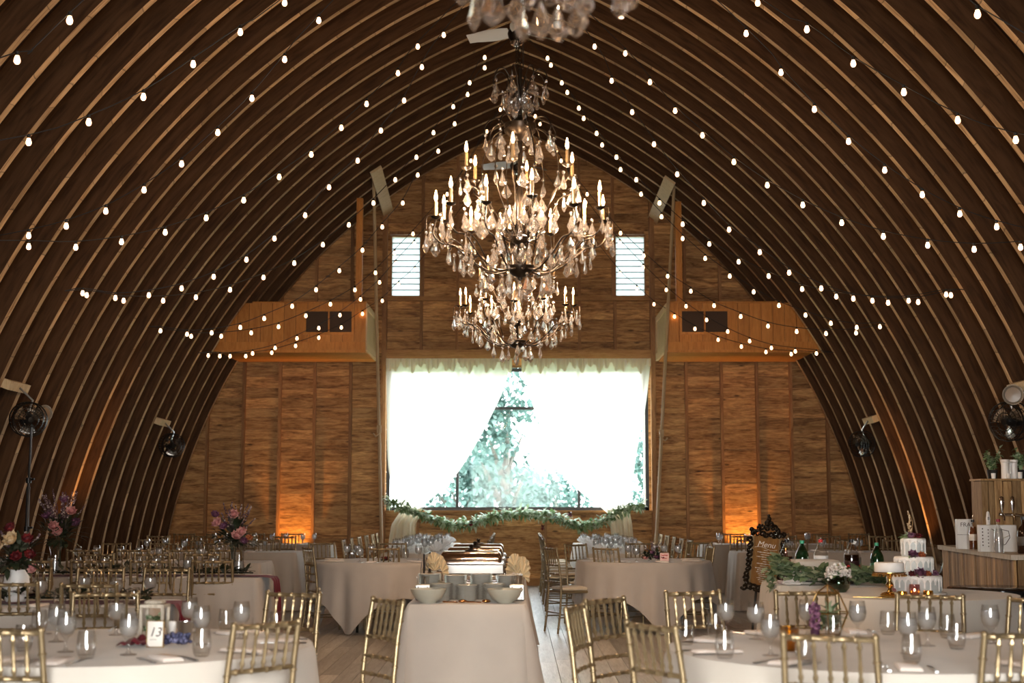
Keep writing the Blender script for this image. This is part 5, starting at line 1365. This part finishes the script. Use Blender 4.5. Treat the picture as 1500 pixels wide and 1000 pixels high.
text('8', 'lettering', .04, ink, tt, (.05, -.0425, .30))
zc = CZ + ph + .019
for k, (px, lab) in enumerate(((1473, 'left'), (1488, 'right'))):
    p = V3(at_y(px, 700, pY + .02).x, pY + .02 + .05 * k, zc); t = thing('white_canister', 'pinkish white ceramic canister on the tap cabinet, %s of the two' % lab, 'canister', p)
    MB().lathe([(0, 0), (.04, 0), (.038, .02), (.036, .15), (.043, .158), (.043, .178), (.037, .18), (.033, .15), (.034, .02), (0, .01)], 24).build('canister_body', M['whitec'], t, 40)
    p2 = p + V3((-.09, .08)[k], .10 - .05 * k, 0); t = thing('potted_herb', 'leafy green herb in a dark pot %s' % ('left of the canisters', 'right of the canisters')[k], 'plant', p2)
    MB().lathe([(0, 0), (.04, 0), (.05, .08), (.052, .085), (.046, .085), (.04, .06), (0, .06)], 20).build('pot', M['black'], t, 40); b = MB(); random.seed(300 + k)
    for i in range(10):
        q = V3(U(-.1, .1), U(-.06, .06), U(.16, .29)); b.tube([(U(-.02, .02), U(-.02, .02), .05), q * .6 + V3(0, 0, .05), q], .0022, 4, bid=.4)
        for j in range(16): b.leaf(V3(0, 0, .06).lerp(q, U(.35, 1.05)), (U(-1, 1), U(-1, 1), U(-.3, .7)), (0, 0, 1), U(.035, .06), U(.02, .035))
    b.build('leaves', M['leaf'], t, 0)
for px, h, lab in ((1456, .05, 'small white cup at the left end of the tap cabinet top'), (1478, .045, 'small white cup between the two canisters'), (1495, .06, 'small white cup right of the canisters')):
    tag(place(MB().lathe([(0, 0), (.018, 0), (.022, h), (.02, h), (.016, .004), (0, .004)], 16).build('small_cup', M['whitec'], None, 50), V3(at_y(px, 700, 13.44).x, 13.45, zc)), lab, 'cup')
t = thing('barrel_table', 'round black-topped drum table in front of the bar', 'table', (3.86, 11.55, 0)); MB().lathe([(0, 0), (.30, 0), (.33, .02), (.34, .35), (.33, .68), (0, .68)], 48).build('drum', M['black'], t, 40); MB().lathe([(0, .681), (.39, .681), (.40, .69), (.40, .715), (.39, .722), (0, .722)], 64).build('top', simple('gloss_black', (.008, .008, .009), .12), t, 40)

# ------------------------------------------------------------------ menu sign on an easel
sY = 15.15; c0 = at_y(1120, 822, sY); t = thing('menu_sign', 'wood menu sign in ornate dark carved frame on a black easel', 'sign', (c0.x, sY, 0)); random.seed(44)
SMt = Matrix.Translation((0, 0, c0.z)) @ Matrix.Rotation(math.radians(8), 4, 'Y') @ Matrix.Rotation(math.radians(-9), 4, 'X')
W, Hh = .145, .25
MB().box((0, .005, 0), (2 * W + .02, .016, 2 * Hh + .02), SMt, bid=.5).build('sign_panel', wood('sign_wood', (.16, .07, .012), (.25, .115, .02), (.34, .17, .04), (8, 8, 1), 2.0, .45, .1), t, 0)
gb = MB()
for s in (-1, 1): gb.box((s * (W - .004), -.006, 0), (.018, .02, 2 * Hh), SMt)
gb.build('inner_edge', M['gold'], t, 0)
fb = MB()
def scroll(x, z, r, a0, turn, dirn=1, k=.85):
    P = []
    for i in range(18):
        a = a0 + dirn * turn * i / 17; rr = r * (1 - .75 * i / 17); P.append(V3(x + rr * math.cos(a), -.012 - .01 * math.sin(i), z + rr * math.sin(a)))
    fb.tube(P, [.016 - .0005 * i for i in range(18)], 6, SMt)
for s in (-1, 1):
    z = -Hh
    while z < Hh:
        scroll(s * (W + .03), z, .03, R() * 6, 6, s); fb.ball((s * (W + .022), -.01, z + .03), .017, 7, 5, SMt); z += .05
x = -W
while x <= W + .01:
    scroll(x, -Hh - .035, .036, R() * 6, 6.5); scroll(x, Hh + .03, .034, R() * 6, 6); fb.ball((x + .02, -.012, -Hh - .07 + .02 * abs(x) / W), .022, 7, 5, SMt); x += .046
for x, z, r in ((-.10, Hh + .09, .032), (.10, Hh + .09, .032), (-.06, Hh + .11, .036), (.06, Hh + .11, .036), (-.02, Hh + .15, .032), (.025, Hh + .15, .032), (0, Hh + .20, .026), (0, Hh + .10, .03), (-.17, Hh + .06, .03), (.17, Hh + .06, .03), (-.19, -Hh - .04, .035), (.19, -Hh - .04, .035)):
    scroll(x, z, r, R() * 6, 6.3); fb.ball((x, -.012, z + .012), .016, 7, 5, SMt)
fb.ball((0, -.01, Hh + .235), .017, 8, 6, SMt); fb.build('carved_frame', M['bronze'], t, 60)
tx = text('Menu', 'heading', .085, inkw, t, (0, 0, 0), shear=.3); tx.matrix_local = SMt @ Matrix.Translation((0, -.005, .175)) @ Matrix.Rotation(PI / 2, 4, 'X'); 
b = MB(); z = .115
for k, w in enumerate((.02, .085, .05, .09, .035, .02, .085, .045, .095, .07, .08, .06, .05, .07, .055, .04)):
    n = int(w * 220); ph_ = R() * 6; b.tube([V3(-w + 2 * w * i / (n * 4), -.006, z + (.006 if w > .06 else .004) * math.sin(i * 1.55 + ph_) * (.5 + .5 * math.sin(i * .37 + ph_))) for i in range(n * 4 + 1)], .0021, 4, SMt); z -= .024 if k < 8 else .0205
b.tube([V3(-.12 + .24 * i / 30, -.006, .135 + .012 * math.sin(i / 30 * 6.28)) for i in range(31)], .002, 4, SMt); b.build('script_lines', inkw, t)
for x, x2, y2 in ((-.14, -.17, -.12), (.14, .17, -.12), (0, 0, .42)):
    top_ = SMt @ V3(x * .4, .03, .22); MB().tube([top_, V3(x2, y2, 0)], .013, 8).build('easel_leg', M['black'], t)
q0, q1 = SMt @ V3(-.15, .03, -Hh + .02), SMt @ V3(.15, .03, -Hh + .02); MB().tube([q0, q1], .012, 8).build('easel_ledge', M['black'], t)

# ------------------------------------------------------------------ fans and lamps on the roof ribs
def wall_fan(px, py, rad, lab, face, fam=None):
    p = on_arch(px, py, RI - .30); t = thing('caged_fan', lab, 'fan', p); s = -1 if p.x < 0 else 1
    d = Vector(face).normalized(); Mx = d.to_track_quat('Z', 'Y').to_matrix().to_4x4()
    b = MB()
    for z, rr in ((.09, .97), (.09, .72), (.09, .46), (.05, 1.0), (-.08, 1.0), (-.1, .72), (-.1, .4)): b.tube([V3(rr * rad * math.cos(a * PI / 20), rr * rad * math.sin(a * PI / 20), z) for a in range(40)], .0045 if rr < 1 else .008, 5, Mx, closed=True)
    for k in range(28):
        a = 2 * PI * k / 28; c, s_ = math.cos(a), math.sin(a); b.tube([V3(rad * .16 * c, rad * .16 * s_, .095), V3(rad * .8 * c, rad * .8 * s_, .09), V3(rad * c, rad * s_, .05), V3(rad * c, rad * s_, -.08), V3(rad * .3 * c, rad * .3 * s_, -.1)], .0025, 4, Mx)
    b.build('cage', M['blackm'], t); b = MB().lathe([(0, -.16), (.06, -.16), (.07, -.1), (.05, .0), (.03, .04), (0, .05)], 20, Mx); b.build('motor', M['black'], t, 50)
    MB().lathe([(0, .09), (rad * .16, .09), (rad * .16, .1), (0, .102)], 20, Mx).build('badge', M['blackm'], t, 40)
    bl_ = simple('fan_blade_metal', (.55, .52, .48), .25, 1.0) if 'fb' not in M else M['fb']; M['fb'] = bl_
    for k in range(3):
        a0 = k * 2 * PI / 3 + .5
        def fn(u, v): 
            a = a0 + (u - .5) * (1.3 - .2 * v); r = rad * (.14 + .72 * v); return V3(r * math.cos(a), r * math.sin(a), .01 + (u - .5) * .07)
        MB().grid(fn, 8, 5, Mx).grid(lambda u, v: fn(u, v) + V3(0, 0, .003), 8, 5, Mx).build('blade', bl_, t, 180)
    n = Vector((p.x + s * AX, 0, p.z - AZ)).normalized(); up = Vector((-n.z * s, 0, n.x * s))
    if up.z < 0: up = -up
    q = up * (rad + .1) + n * .22
    MB().tube([up * rad * .2 - d * .12, up * (rad + .03) - d * .14, q], .013, 8).build('bracket_arm', M['dsteel'], t)
    MB().box(q + n * .045, (.09, .60, .10), None, .5, 0, Matrix((n, Vector((0, 1, 0)), up)).transposed()).build('mounting_block', M['pale'], t, 0)
wall_fan(42, 614, .18, 'caged black fan hung on the left roof ribs, nearer one', (.55, -.83, -.1)); wall_fan(252, 652, .175, 'caged fan hung on the left roof ribs, farther one by the gable', (.55, -.83, -.1))
wall_fan(1479, 617, .205, 'caged black fan hung on the right roof ribs above the bar', (-.80, -.58, -.1)); wall_fan(1262, 650, .19, 'caged fan hung on the right roof ribs, farther one by the gable', (-.8, -.55, -.1))
for px, py, r, lab, f in ((65, 605, .085, 'small white round clamp lamp beside the nearer left fan', (.75, -.65, .0)), (1484, 578, .10, 'small white round clamp lamp above the right front fan', (-.35, -.93, .0))):
    p = on_arch(px, py, RI - (.24 if px < 700 else .2)); t = thing('clamp_lamp', lab, 'lamp', p); Mx = Vector(f).normalized().to_track_quat('Z', 'Y').to_matrix().to_4x4()
    MB().lathe([(.03, -.09), (r * .7, -.05), (r, .015), (r + .008, .018), (r + .008, .008), (r * .75, -.06), (.034, -.1)], 28, Mx).build('reflector', M['crate'], t, 40); MB().lathe([(0, -.06), (.03, -.04), (r * .8, .0), (0, .004)], 24, Mx).build('lens', simple('lamp_lens', (.22, .15, .09), .3), t, 40)
    s = -1 if p.x < 0 else 1; n = Vector((p.x + s * AX, 0, p.z - AZ)).normalized(); MB().tube([Mx @ V3(0, 0, -.09), n * (.24 if px < 700 else .2) + V3(0, .06, -.03)], .012, 8).build('clamp', M['whitec'], t)
sp = at_y(42, 700, 13.95); t = thing('light_stand', 'slender black tripod stand rising before the left ribs', 'stand', (sp.x, 13.95, 0)); zt = at_y(42, 626, 13.95).z
MB().tube([(0, 0, .25), (0, 0, 1.55), (0, 0, 1.56), (.01, 0, zt)], [.018, .018, .012, .011], 10).build('pole', M['black'], t)
for z in (1.15, 1.62): MB().lathe([(0, z - .03), (.026, z - .03), (.028, z + .02), (0, z + .03)], 14).tube([(0, 0, z), (.06, -.01, z + .01)], .01, 8).build('collar', M['blackm'], t, 50)
for k in range(3):
    a = .6 + k * 2.094; MB().tube([(0, 0, .75), (.42 * math.cos(a), .42 * math.sin(a), 0)], .012, 8).build('leg', M['black'], t)

# ------------------------------------------------------------------ ceiling fans
def ceiling_fan(y, zh, r, lab, ph):
    t = thing('ceiling_fan', lab, 'fan', (-.0, y, zh)); zr = 7.86 - zh
    MB().tube([(0, 0, .08), (0, 0, zr)], .016, 10).lathe([(0, zr - .12), (.07, zr - .1), (.075, zr - .04), (0, zr - .03)], 20).build('downrod', M['bronze'], t, 50)
    MB().lathe([(0, -.10), (.075, -.095), (.10, -.05), (.115, 0), (.10, .06), (.04, .09), (0, .10)], 28).build('motor_housing', M['bronze'], t, 50)
    MB().lathe([(0, -.165), (.03, -.163), (.07, -.135), (.085, -.105), (0, -.095)], 24).build('cap', M['steel'], t, 50)
    for k in range(3):
        a = ph + k * 2 * PI / 3; Mx = Matrix.Rotation(a, 4, 'Z')
        def fn(u, v): x = .1 + (r - .1) * v; w = .055 + .055 * math.sin(PI * min(1, v * 1.15 + .05)); return V3(x, (u - .5) * 2 * w, .03 + (u - .5) * .07)
        MB().grid(fn, 6, 10, Mx).grid(lambda u, v: fn(u, v) + V3(0, 0, .008), 6, 10, Mx).build('blade', M['whiteb'], t, 180)
M['whiteb'] = simple('pale_fan_blade', (.70, .73, .73), .25, .0)
z1 = at_y(755, 50, 17.2).z; ceiling_fan(17.2, z1, .68, 'three-bladed ceiling fan at the ridge above the upper chandelier', -PI / 2 + .08)
z2 = at_y(757, 243, 23.4).z; ceiling_fan(23.4, z2, .62, 'ceiling fan far back at the ridge, near the gable wall', PI / 2 - .9)

# ------------------------------------------------------------------ chandeliers
def drop_mb(h, w, style):
    b = MB(); b.ball((0, 0, -.012), .011, 8, 6)
    b.tube([(0, 0, -.022), (0, 0, -.034)], .003, 5)
    z = -.032
    if style == 0: prof = [(0, -h), (w * .45, -h * .9), (w, -h * .66), (w * .55, -h * .32), (w * .2, -h * .06), (0, 0)]
    else: prof = [(0, -h), (w * .6, -h * .93), (w * .8, -h * .75), (w * .45, -h * .4), (w * .15, -h * .05), (0, 0)]
    b.lathe([(r, zz + z) for r, zz in prof], 8, sy=.5); return b
DM = [drop_mb(.098, .037, 0), drop_mb(.088, .03, 1), drop_mb(.115, .042, 0)]
def curve(pts, n=6):
    P = [Vector(p) for p in pts]; out = []
    for i in range(len(P) - 1):
        p0, p1, p2, p3 = P[max(0, i - 1)], P[i], P[i + 1], P[min(len(P) - 1, i + 2)]
        for k in range(n):
            f = k / n; out.append(.5 * ((2 * p1) + (p2 - p0) * f + (2 * p0 - 5 * p1 + 4 * p2 - p3) * f * f + (3 * p1 - p0 - 3 * p2 + p3) * f ** 3))
    return out + [P[-1]]
def make_chandelier(ridge):
    t = thing('chandelier', 'x', 'chandelier'); random.seed(88)
    protos = [m.build('crystal_drop', M['crystal'], t, 0) for m in DM]; used = [False] * 3; spots = []; extra = MB()
    c = MB(); c.lathe([(0, -.05), (.012, -.045), (.016, -.03), (.05, -.015), (.085, .02), (.09, .045), (.05, .055), (.02, .06), (.02, .18), (.05, .2), (.055, .235), (.02, .25), (.014, .45), (.024, .5), (.014, .55), (.014, .86), (.05, .88), (.10, .92), (.105, .97), (.04, 1.0), (.015, 1.02), (.013, 1.34), (0, 1.35)], 24); c.build('column', M['bronze'], t, 50)
    MB().lathe([(.022, .065), (.04, .075), (.05, .11), (.045, .16), (.03, .178)], 20).build('glass_sleeve', M['glass'], t, 60)
    MB().lathe([(.02, 1.02), (.05, 1.02), (.055, 1.05), (.05, 1.11), (.06, 1.135), (.02, 1.14)], 20).build('glass_sleeve', M['glass'], t, 60)
    def arm(pts, r, a, name='arm'):
        Mx = Matrix.Rotation(a, 4, 'Z'); MB().tube(curve([(x, 0, z) for x, z in pts]), r, 7, Mx).build(name, M['bronze'], t)
    pol = lambda r, a, z: V3(r * math.cos(a), r * math.sin(a), z)
    cm = MB(); cm.lathe([(0, 0), (.008, 0), (.03, .012), (.034, .02), (.012, .02), (.012, .022), (0, .022)], 14)
    cs = MB(); cs.lathe([(0, .021), (.0105, .021), (.0105, .115), (0, .116)], 12)
    fl = MB(); fl.lathe([(0, .117), (.006, .119), (.0115, .137), (.008, .16), (.003, .185), (0, .19)], 10)
    first = {}
    def candle(p):
        if not first:
            first['c'] = cm.build('candle', M['bronze'], t, 50); first['s'] = cs.build('candle_sleeve', M['candle'], first['c'], 60); first['f'] = fl.build('candle_bulb', M['flame'], first['c'], 180); first['c'].location = p
        else:
            q = first['c'].copy(); C.objects.link(q); q.location = p
            for o in (first['s'], first['f']): s_ = o.copy(); C.objects.link(s_); s_.parent = q
    for k in range(12):
        a = 2 * PI * k / 12 + .13; up = .03 * (k % 2)
        arm([(.05, .03), (.18, .005), (.32, .08), (.42, .165 + up), (.50, .18 + up), (.555, .24 + up), (.54, .33 + up)], .0055, a); candle(pol(.54, a, .335 + up))
        for da, r, z, st in ((-.09, .575, .30, 0), (.09, .575, .30, 0), (.0, .60, .26, 2), (.13, .47, .16, 1), (-.10, .36, .10, 0), (.13, .47, .30, 0), (.0, .42, .12, 1)): spots.append((pol(r, a + da, z + up), a, st))
    for k in range(12):                                                                   # scrolls that hold the drops of the outer ring
        a = 2 * PI * k / 12 + .13; up = .03 * (k % 2); arm([(.54, .335 + up), (.57, .36 + up), (.60, .34 + up), (.60, .27 + up)], .0035, a, 'scroll')
        arm([(.30, .06), (.38, .16), (.45, .20), (.47, .17)], .004, a + .13, 'scroll')
    for k in range(6):
        a = 2 * PI * k / 6 + .4; arm([(.05, .21), (.13, .24), (.2, .36), (.27, .5), (.34, .54), (.38, .58), (.37, .63)], .005, a); candle(pol(.37, a, .635))
        for da, r, z, st in ((-.16, .39, .60, 1), (.16, .39, .60, 0), (.26, .30, .50, 0), (-.3, .22, .40, 2), (.5, .36, .44, 0), (.1, .17, .30, 1)): spots.append((pol(r, a + da, z), a, st))
        arm([(.08, .95), (.17, .90), (.24, .74), (.24, .56), (.15, .38), (.05, .24)], .004, a + .5, 'cage_rib')
        spots.append((pol(.245, a + .5, .66), a, 0))
    for k in range(8):
        a = 2 * PI * k / 8 + .2; arm([(.09, .96), (.14, 1.0), (.20, .985), (.235, .93), (.225, .90)], .0045, a, 'hook'); spots.append((pol(.225, a, .90), a, (0, 2)[k % 2])); spots.append((pol(.13, a + .4, .86), a, 1))
        arm([(.014, 1.13), (.06, 1.24), (.11, 1.32), (.155, 1.32), (.18, 1.28), (.175, 1.25)], .004, a + .3, 'hook'); spots.append((pol(.175, a + .3, 1.25), a, 0))
        spots.append((pol(.115, a, 1.19), a, 1)); spots.append((pol(.07, a + .3, 1.16), a, 0))
    for k in range(10): spots.append((pol(.14 + .09 * (k % 2), 2 * PI * k / 10, -.015 + .03 * (k % 2)), k, 2))
    spots.append((V3(0, 0, -.05), 0, 2))
    random.shuffle(spots)
    for i, (p, a, st) in enumerate(spots):
        rz = a + PI / 2 + U(-.5, .5)
        if i < 100 or not used[st]:
            if not used[st]: used[st] = True; place(protos[st], p, rz)
            else: q = protos[st].copy(); C.objects.link(q); place(q, p, rz)
        else: extra.add(DM[st].v, DM[st].f, Matrix.Translation(p) @ Matrix.Rotation(rz, 4, 'Z'))
    o = extra.build('crystal_drops', M['crystal'], t, 0); o['kind'] = 'stuff'
    b = MB(); z = 1.34; k = 0
    while z < ridge:
        ring = []
        for i in range(10):
            a = 2 * PI * i / 10; u, w = .011 * math.cos(a), .021 * math.sin(a); ring.append(V3(u, 0, z + .02 + w) if k % 2 else V3(0, u, z + .02 + w))
        b.tube(ring, .0032, 4, closed=True); z += .034; k += 1
    b.tube([(.02, 0, 1.34), (.022, .0, ridge * .6), (.01, 0, ridge)], .004, 5); b.lathe([(0, ridge - .09), (.05, ridge - .07), (.065, ridge - .01), (0, ridge)], 16); b.build('chain', M['bronze'], t, 60); return t
zb = 2.845
ch = make_chandelier(7.85 - zb); place(ch, (.022, 8.95, zb)); tag(ch, 'big crystal candle chandelier in the middle, hung in front of the smaller-looking one', 'chandelier', 'crystal chandeliers')
kids(ch); o = dup(ch, (.0, 13.45, zb + .04), .35); tag(o, 'crystal candle chandelier hung farther back, just above the window top', 'chandelier', 'crystal chandeliers')
o = dup(ch, (.07, 3.95, zb + .055), .7); tag(o, 'nearest crystal chandelier, only its bottom drops showing at the top edge', 'chandelier', 'crystal chandeliers')

# ------------------------------------------------------------------ string lights
ST = [
 ('L', 9.5, None, 9.0, [(102, 31), (25, 89)]),
 ('L', 12.6, None, 10.0, [(417, 5), (352, 48), (283, 95), (210, 143), (130, 180), (42, 209)]),
 ('L', 12.6, (-40, 352), None, [(467, 31), (417, 88), (369, 145), (319, 195), (266, 241), (211, 279), (155, 310), (97, 332), (42, 346)]),
 ('L', 15.7, (-40, 352), None, [(612, 69), (583, 108), (537, 153), (500, 188), (456, 227), (409, 260), (357, 294), (302, 320), (242, 341), (178, 355), (111, 363), (42, 362)]),
 ('L', 15.7, (95, 426), None, [(650, 52), (618, 99), (592, 148), (558, 192), (524, 236), (482, 275), (447, 316), (402, 350), (361, 381), (313, 406), (266, 423), (218, 433), (169, 437), (121, 430)]),
 ('L', 18.8, (95, 426), None, [(710, 85), (688, 122), (664, 157), (635, 195), (610, 231), (579, 264), (547, 298), (511, 330), (473, 359), (431, 386), (386, 407), (337, 425), (287, 436), (239, 441), (181, 441), (127, 433)]),
 ('L', 18.8, (218, 478), None, [(710, 100), (685, 139), (666, 182), (642, 222), (612, 257), (590, 298), (560, 333), (531, 367), (497, 397), (463, 425), (428, 449), (387, 467), (352, 480), (310, 488), (274, 490), (235, 485)]),
 ('L', 21.8, (218, 478), None, [(733, 161), (690, 236), (655, 285), (605, 343), (578, 371), (550, 400), (520, 425), (484, 446), (448, 463), (408, 479), (368, 488), (324, 493), (280, 493)]),
 ('L', 21.8, (290, 517), None, [(713, 193), (654, 297), (607, 357), (580, 386), (556, 414), (528, 439), (498, 462), (467, 481), (435, 496), (403, 510), (370, 518), (337, 522), (305, 521)]),
 ('L', 24.2, (290, 517), None, [(660, 330), (608, 395), (584, 417), (560, 441), (531, 460), (500, 480), (467, 495), (433, 507), (398, 517), (360, 522), (322, 522)]),
 ('R', 9.5, None, 9.0, [(1432, 22)]),
 ('R', 12.6, None, 10.0, [(1110, 5), (1182, 44), (1250, 94), (1324, 136), (1403, 177), (1488, 206)]),
 ('R', 12.6, (1550, 345), None, [(1093, 50), (1144, 107), (1193, 161), (1243, 208), (1296, 250), (1351, 286), (1406, 314), (1460, 333)]),
 ('R', 15.7, (1550, 345), None, [(916, 79), (952, 121), (989, 163), (1029, 199), (1075, 238), (1124, 272), (1176, 301), (1233, 327), (1294, 347), (1359, 360), (1427, 366), (1495, 363)]),
 ('R', 15.7, (1412, 424), None, [(871, 69), (896, 119), (926, 165), (958, 212), (992, 256), (1031, 298), (1068, 337), (1113, 370), (1156, 400), (1203, 423), (1250, 438), (1301, 444), (1345, 443), (1393, 433)]),
 ('R', 18.8, (1412, 424), None, [(802, 86), (823, 122), (848, 159), (874, 196), (903, 231), (932, 264), (966, 298), (1000, 329), (1039, 358), (1082, 384), (1126, 405), (1175, 424), (1225, 435), (1278, 441), (1331, 441), (1386, 432)]),
 ('R', 18.8, (1297, 474), None, [(807, 96), (831, 136), (855, 174), (882, 213), (909, 249), (939, 285), (969, 318), (1000, 350), (1033, 379), (1069, 405), (1104, 428), (1141, 448), (1180, 462), (1217, 474), (1255, 480), (1289, 479)]),
 ('R', 21.8, (1297, 474), None, [(784, 171), (822, 236), (860, 285), (909, 342), (943, 375), (978, 405), (1012, 427), (1046, 448), (1085, 464), (1125, 478), (1167, 486), (1210, 489), (1254, 488)]),
 ('R', 21.8, (1222, 516), None, [(791, 182), (858, 297), (908, 356), (942, 392), (976, 425), (1005, 449), (1035, 469), (1066, 486), (1098, 500), (1130, 510), (1165, 515), (1196, 518)]),
 ('R', 24.2, (1222, 516), None, [(852, 330), (908, 401), (933, 423), (958, 446), (988, 464), (1018, 482), (1052, 498), (1086, 508), (1122, 516), (1159, 519)]),
]
bm_ = MB().lathe([(0, -.024), (.012, -.021), (.021, -.008), (.022, .005), (.017, .020), (.012, .036), (0, .036)], 10); bulb0 = None; cnt = {'L': 0, 'R': 0}
for side, Yr, bot, yb, bl_ in ST:
    top = V3(0, Yr, 7.80)
    if bot is None: z = 3.8; Bp = V3((-1 if side == 'L' else 1) * (arch_x(z, RI) - .03), yb, z)
    else: Bp = on_arch(bot[0], bot[1], RI - .03)
    d = Bp - top; n = Vector((d.y, -d.x, 0)).normalized(); P = []
    for px, py in bl_:
        r_ = ray(px, py); den = r_.dot(n); tt_ = (top - V3(0, 0, EYE)).dot(n) / den; q = V3(0, 0, EYE) + r_ * tt_
        rr = math.hypot(abs(q.x) + AX, q.z - AZ)
        if rr > RI - .10:
            k = (RI - .10) / rr; q = V3(math.copysign((abs(q.x) + AX) * k - AX, q.x), q.y, AZ + (q.z - AZ) * k)
        P.append(q)
    sn = 'left' if side == 'L' else 'right'; cnt[side] += 1
    t = thing('string_lights', 'strand of glowing bulbs from ridge to %s roof side, %s from the viewer' % (sn, ORD[cnt[side] - 1]), 'string lights', (0, Yr, 7.80), 0, 'festoon strands on the %s' % sn)
    off = V3(0, Yr, 7.8); hi = V3(0, 0, .062); pts = [V3(0, 0, 0)] + [q - off + hi for q in P] + [Bp - off]
    if side and bot is None and P[0].z > 0: pass
    w = MB(); w.tube(curve(pts, 3), .0048, 5)
    for q in P: w.lathe([(0, .034), (.014, .034), (.015, .06), (.008, .068), (0, .068)], 8, None, c=tuple(q - off))
    w.build('cable', M['wire'], t)
    for q in P:
        if bulb0 is None: bulb0 = bm_.build('bulb', M['bulb'], t, 180); o = bulb0
        else: o = bulb0.copy(); C.objects.link(o); o.parent = t
        o.location = q - off

# ------------------------------------------------------------------ floor uplights, daylight
def uplight(x, y, tgt, e, lab, ang=60, col=(1, .46, .11)):
    t = thing('floor_uplight', lab, 'uplight', (x, y, 0)); d = (Vector(tgt) - Vector((x, y, .16))).normalized(); Mx = Matrix.Translation((0, 0, .16)) @ d.to_track_quat('Z', 'Y').to_matrix().to_4x4()
    MB().lathe([(0, -.12), (.05, -.12), (.06, -.1), (.06, .02), (.055, .02), (.05, -.02), (0, -.02)], 18, Mx).build('can', M['black'], t, 40)
    b = MB()
    for s in (-1, 1): b.tube([(s * .07, 0, .16), (s * .075, 0, .05), (s * .06, 0, .006), (0, 0, .006)], .007, 6)
    b.build('yoke', M['blackm'], t)
    o = lamp('uplight_beam', 'SPOT', Vector((x, y, .16)) + d * .03, e, col, d.to_track_quat('-Z', 'Y').to_euler(), spot_size=math.radians(ang), spot_blend=.8, shadow_soft_size=.03)
xl_, xr_ = (SX[2] + SX[3]) / 2, (SX[8] + SX[9]) / 2
uplight(xl_, WALL - .30, (xl_, WALL, 1.6), UP, 'amber floor uplight at the foot of the gable wall, left of the window'); uplight(xr_, WALL - .30, (xr_, WALL, 1.6), UP, 'amber floor uplight at the foot of the gable wall, right of the window')
for px, Yu, side in ((172, 18.4, 'left'), (1342, 20.2, 'right')):
    s = -1 if side == 'left' else 1; uplight(s * 5.3, Yu, (s * 5.75, Yu + .25, 1.6), UP * 1.2, 'amber floor uplight under the %s roof ribs' % side, 50)
o = lamp('daylight_barn_door', 'AREA', (0, -1.9, 1.46), DOOR, (1, .95, .88), (PI / 2 - .2, 0, 0), shape='RECTANGLE', size=3.2, size_y=2.7, spread=math.radians(72))
for x, y, z, k in ((.02, 8.95, zb + .30, 1.0), (0, 13.45, zb + .34, 1.0), (.05, 3.95, zb + .28, .28)):
    for j in range(6): lamp('chandelier_light', 'POINT', (x + .42 * math.cos(j * PI / 3 + .4), y + .42 * math.sin(j * PI / 3 + .4), z + .16), CHAN * k / 6, (1, .68, .42), shadow_soft_size=.03)
for k, w in enumerate(WY):
    o = lamp('sky_portal', 'AREA', ((w[0] + w[1]) / 2, WALL + .14, (w[2] + w[3]) / 2), 1, (1, 1, 1), (-PI / 2, 0, 0), shape='RECTANGLE', size=w[1] - w[0], size_y=w[3] - w[2]); o.data.cycles.is_portal = True
print('objects', len(bpy.data.objects))
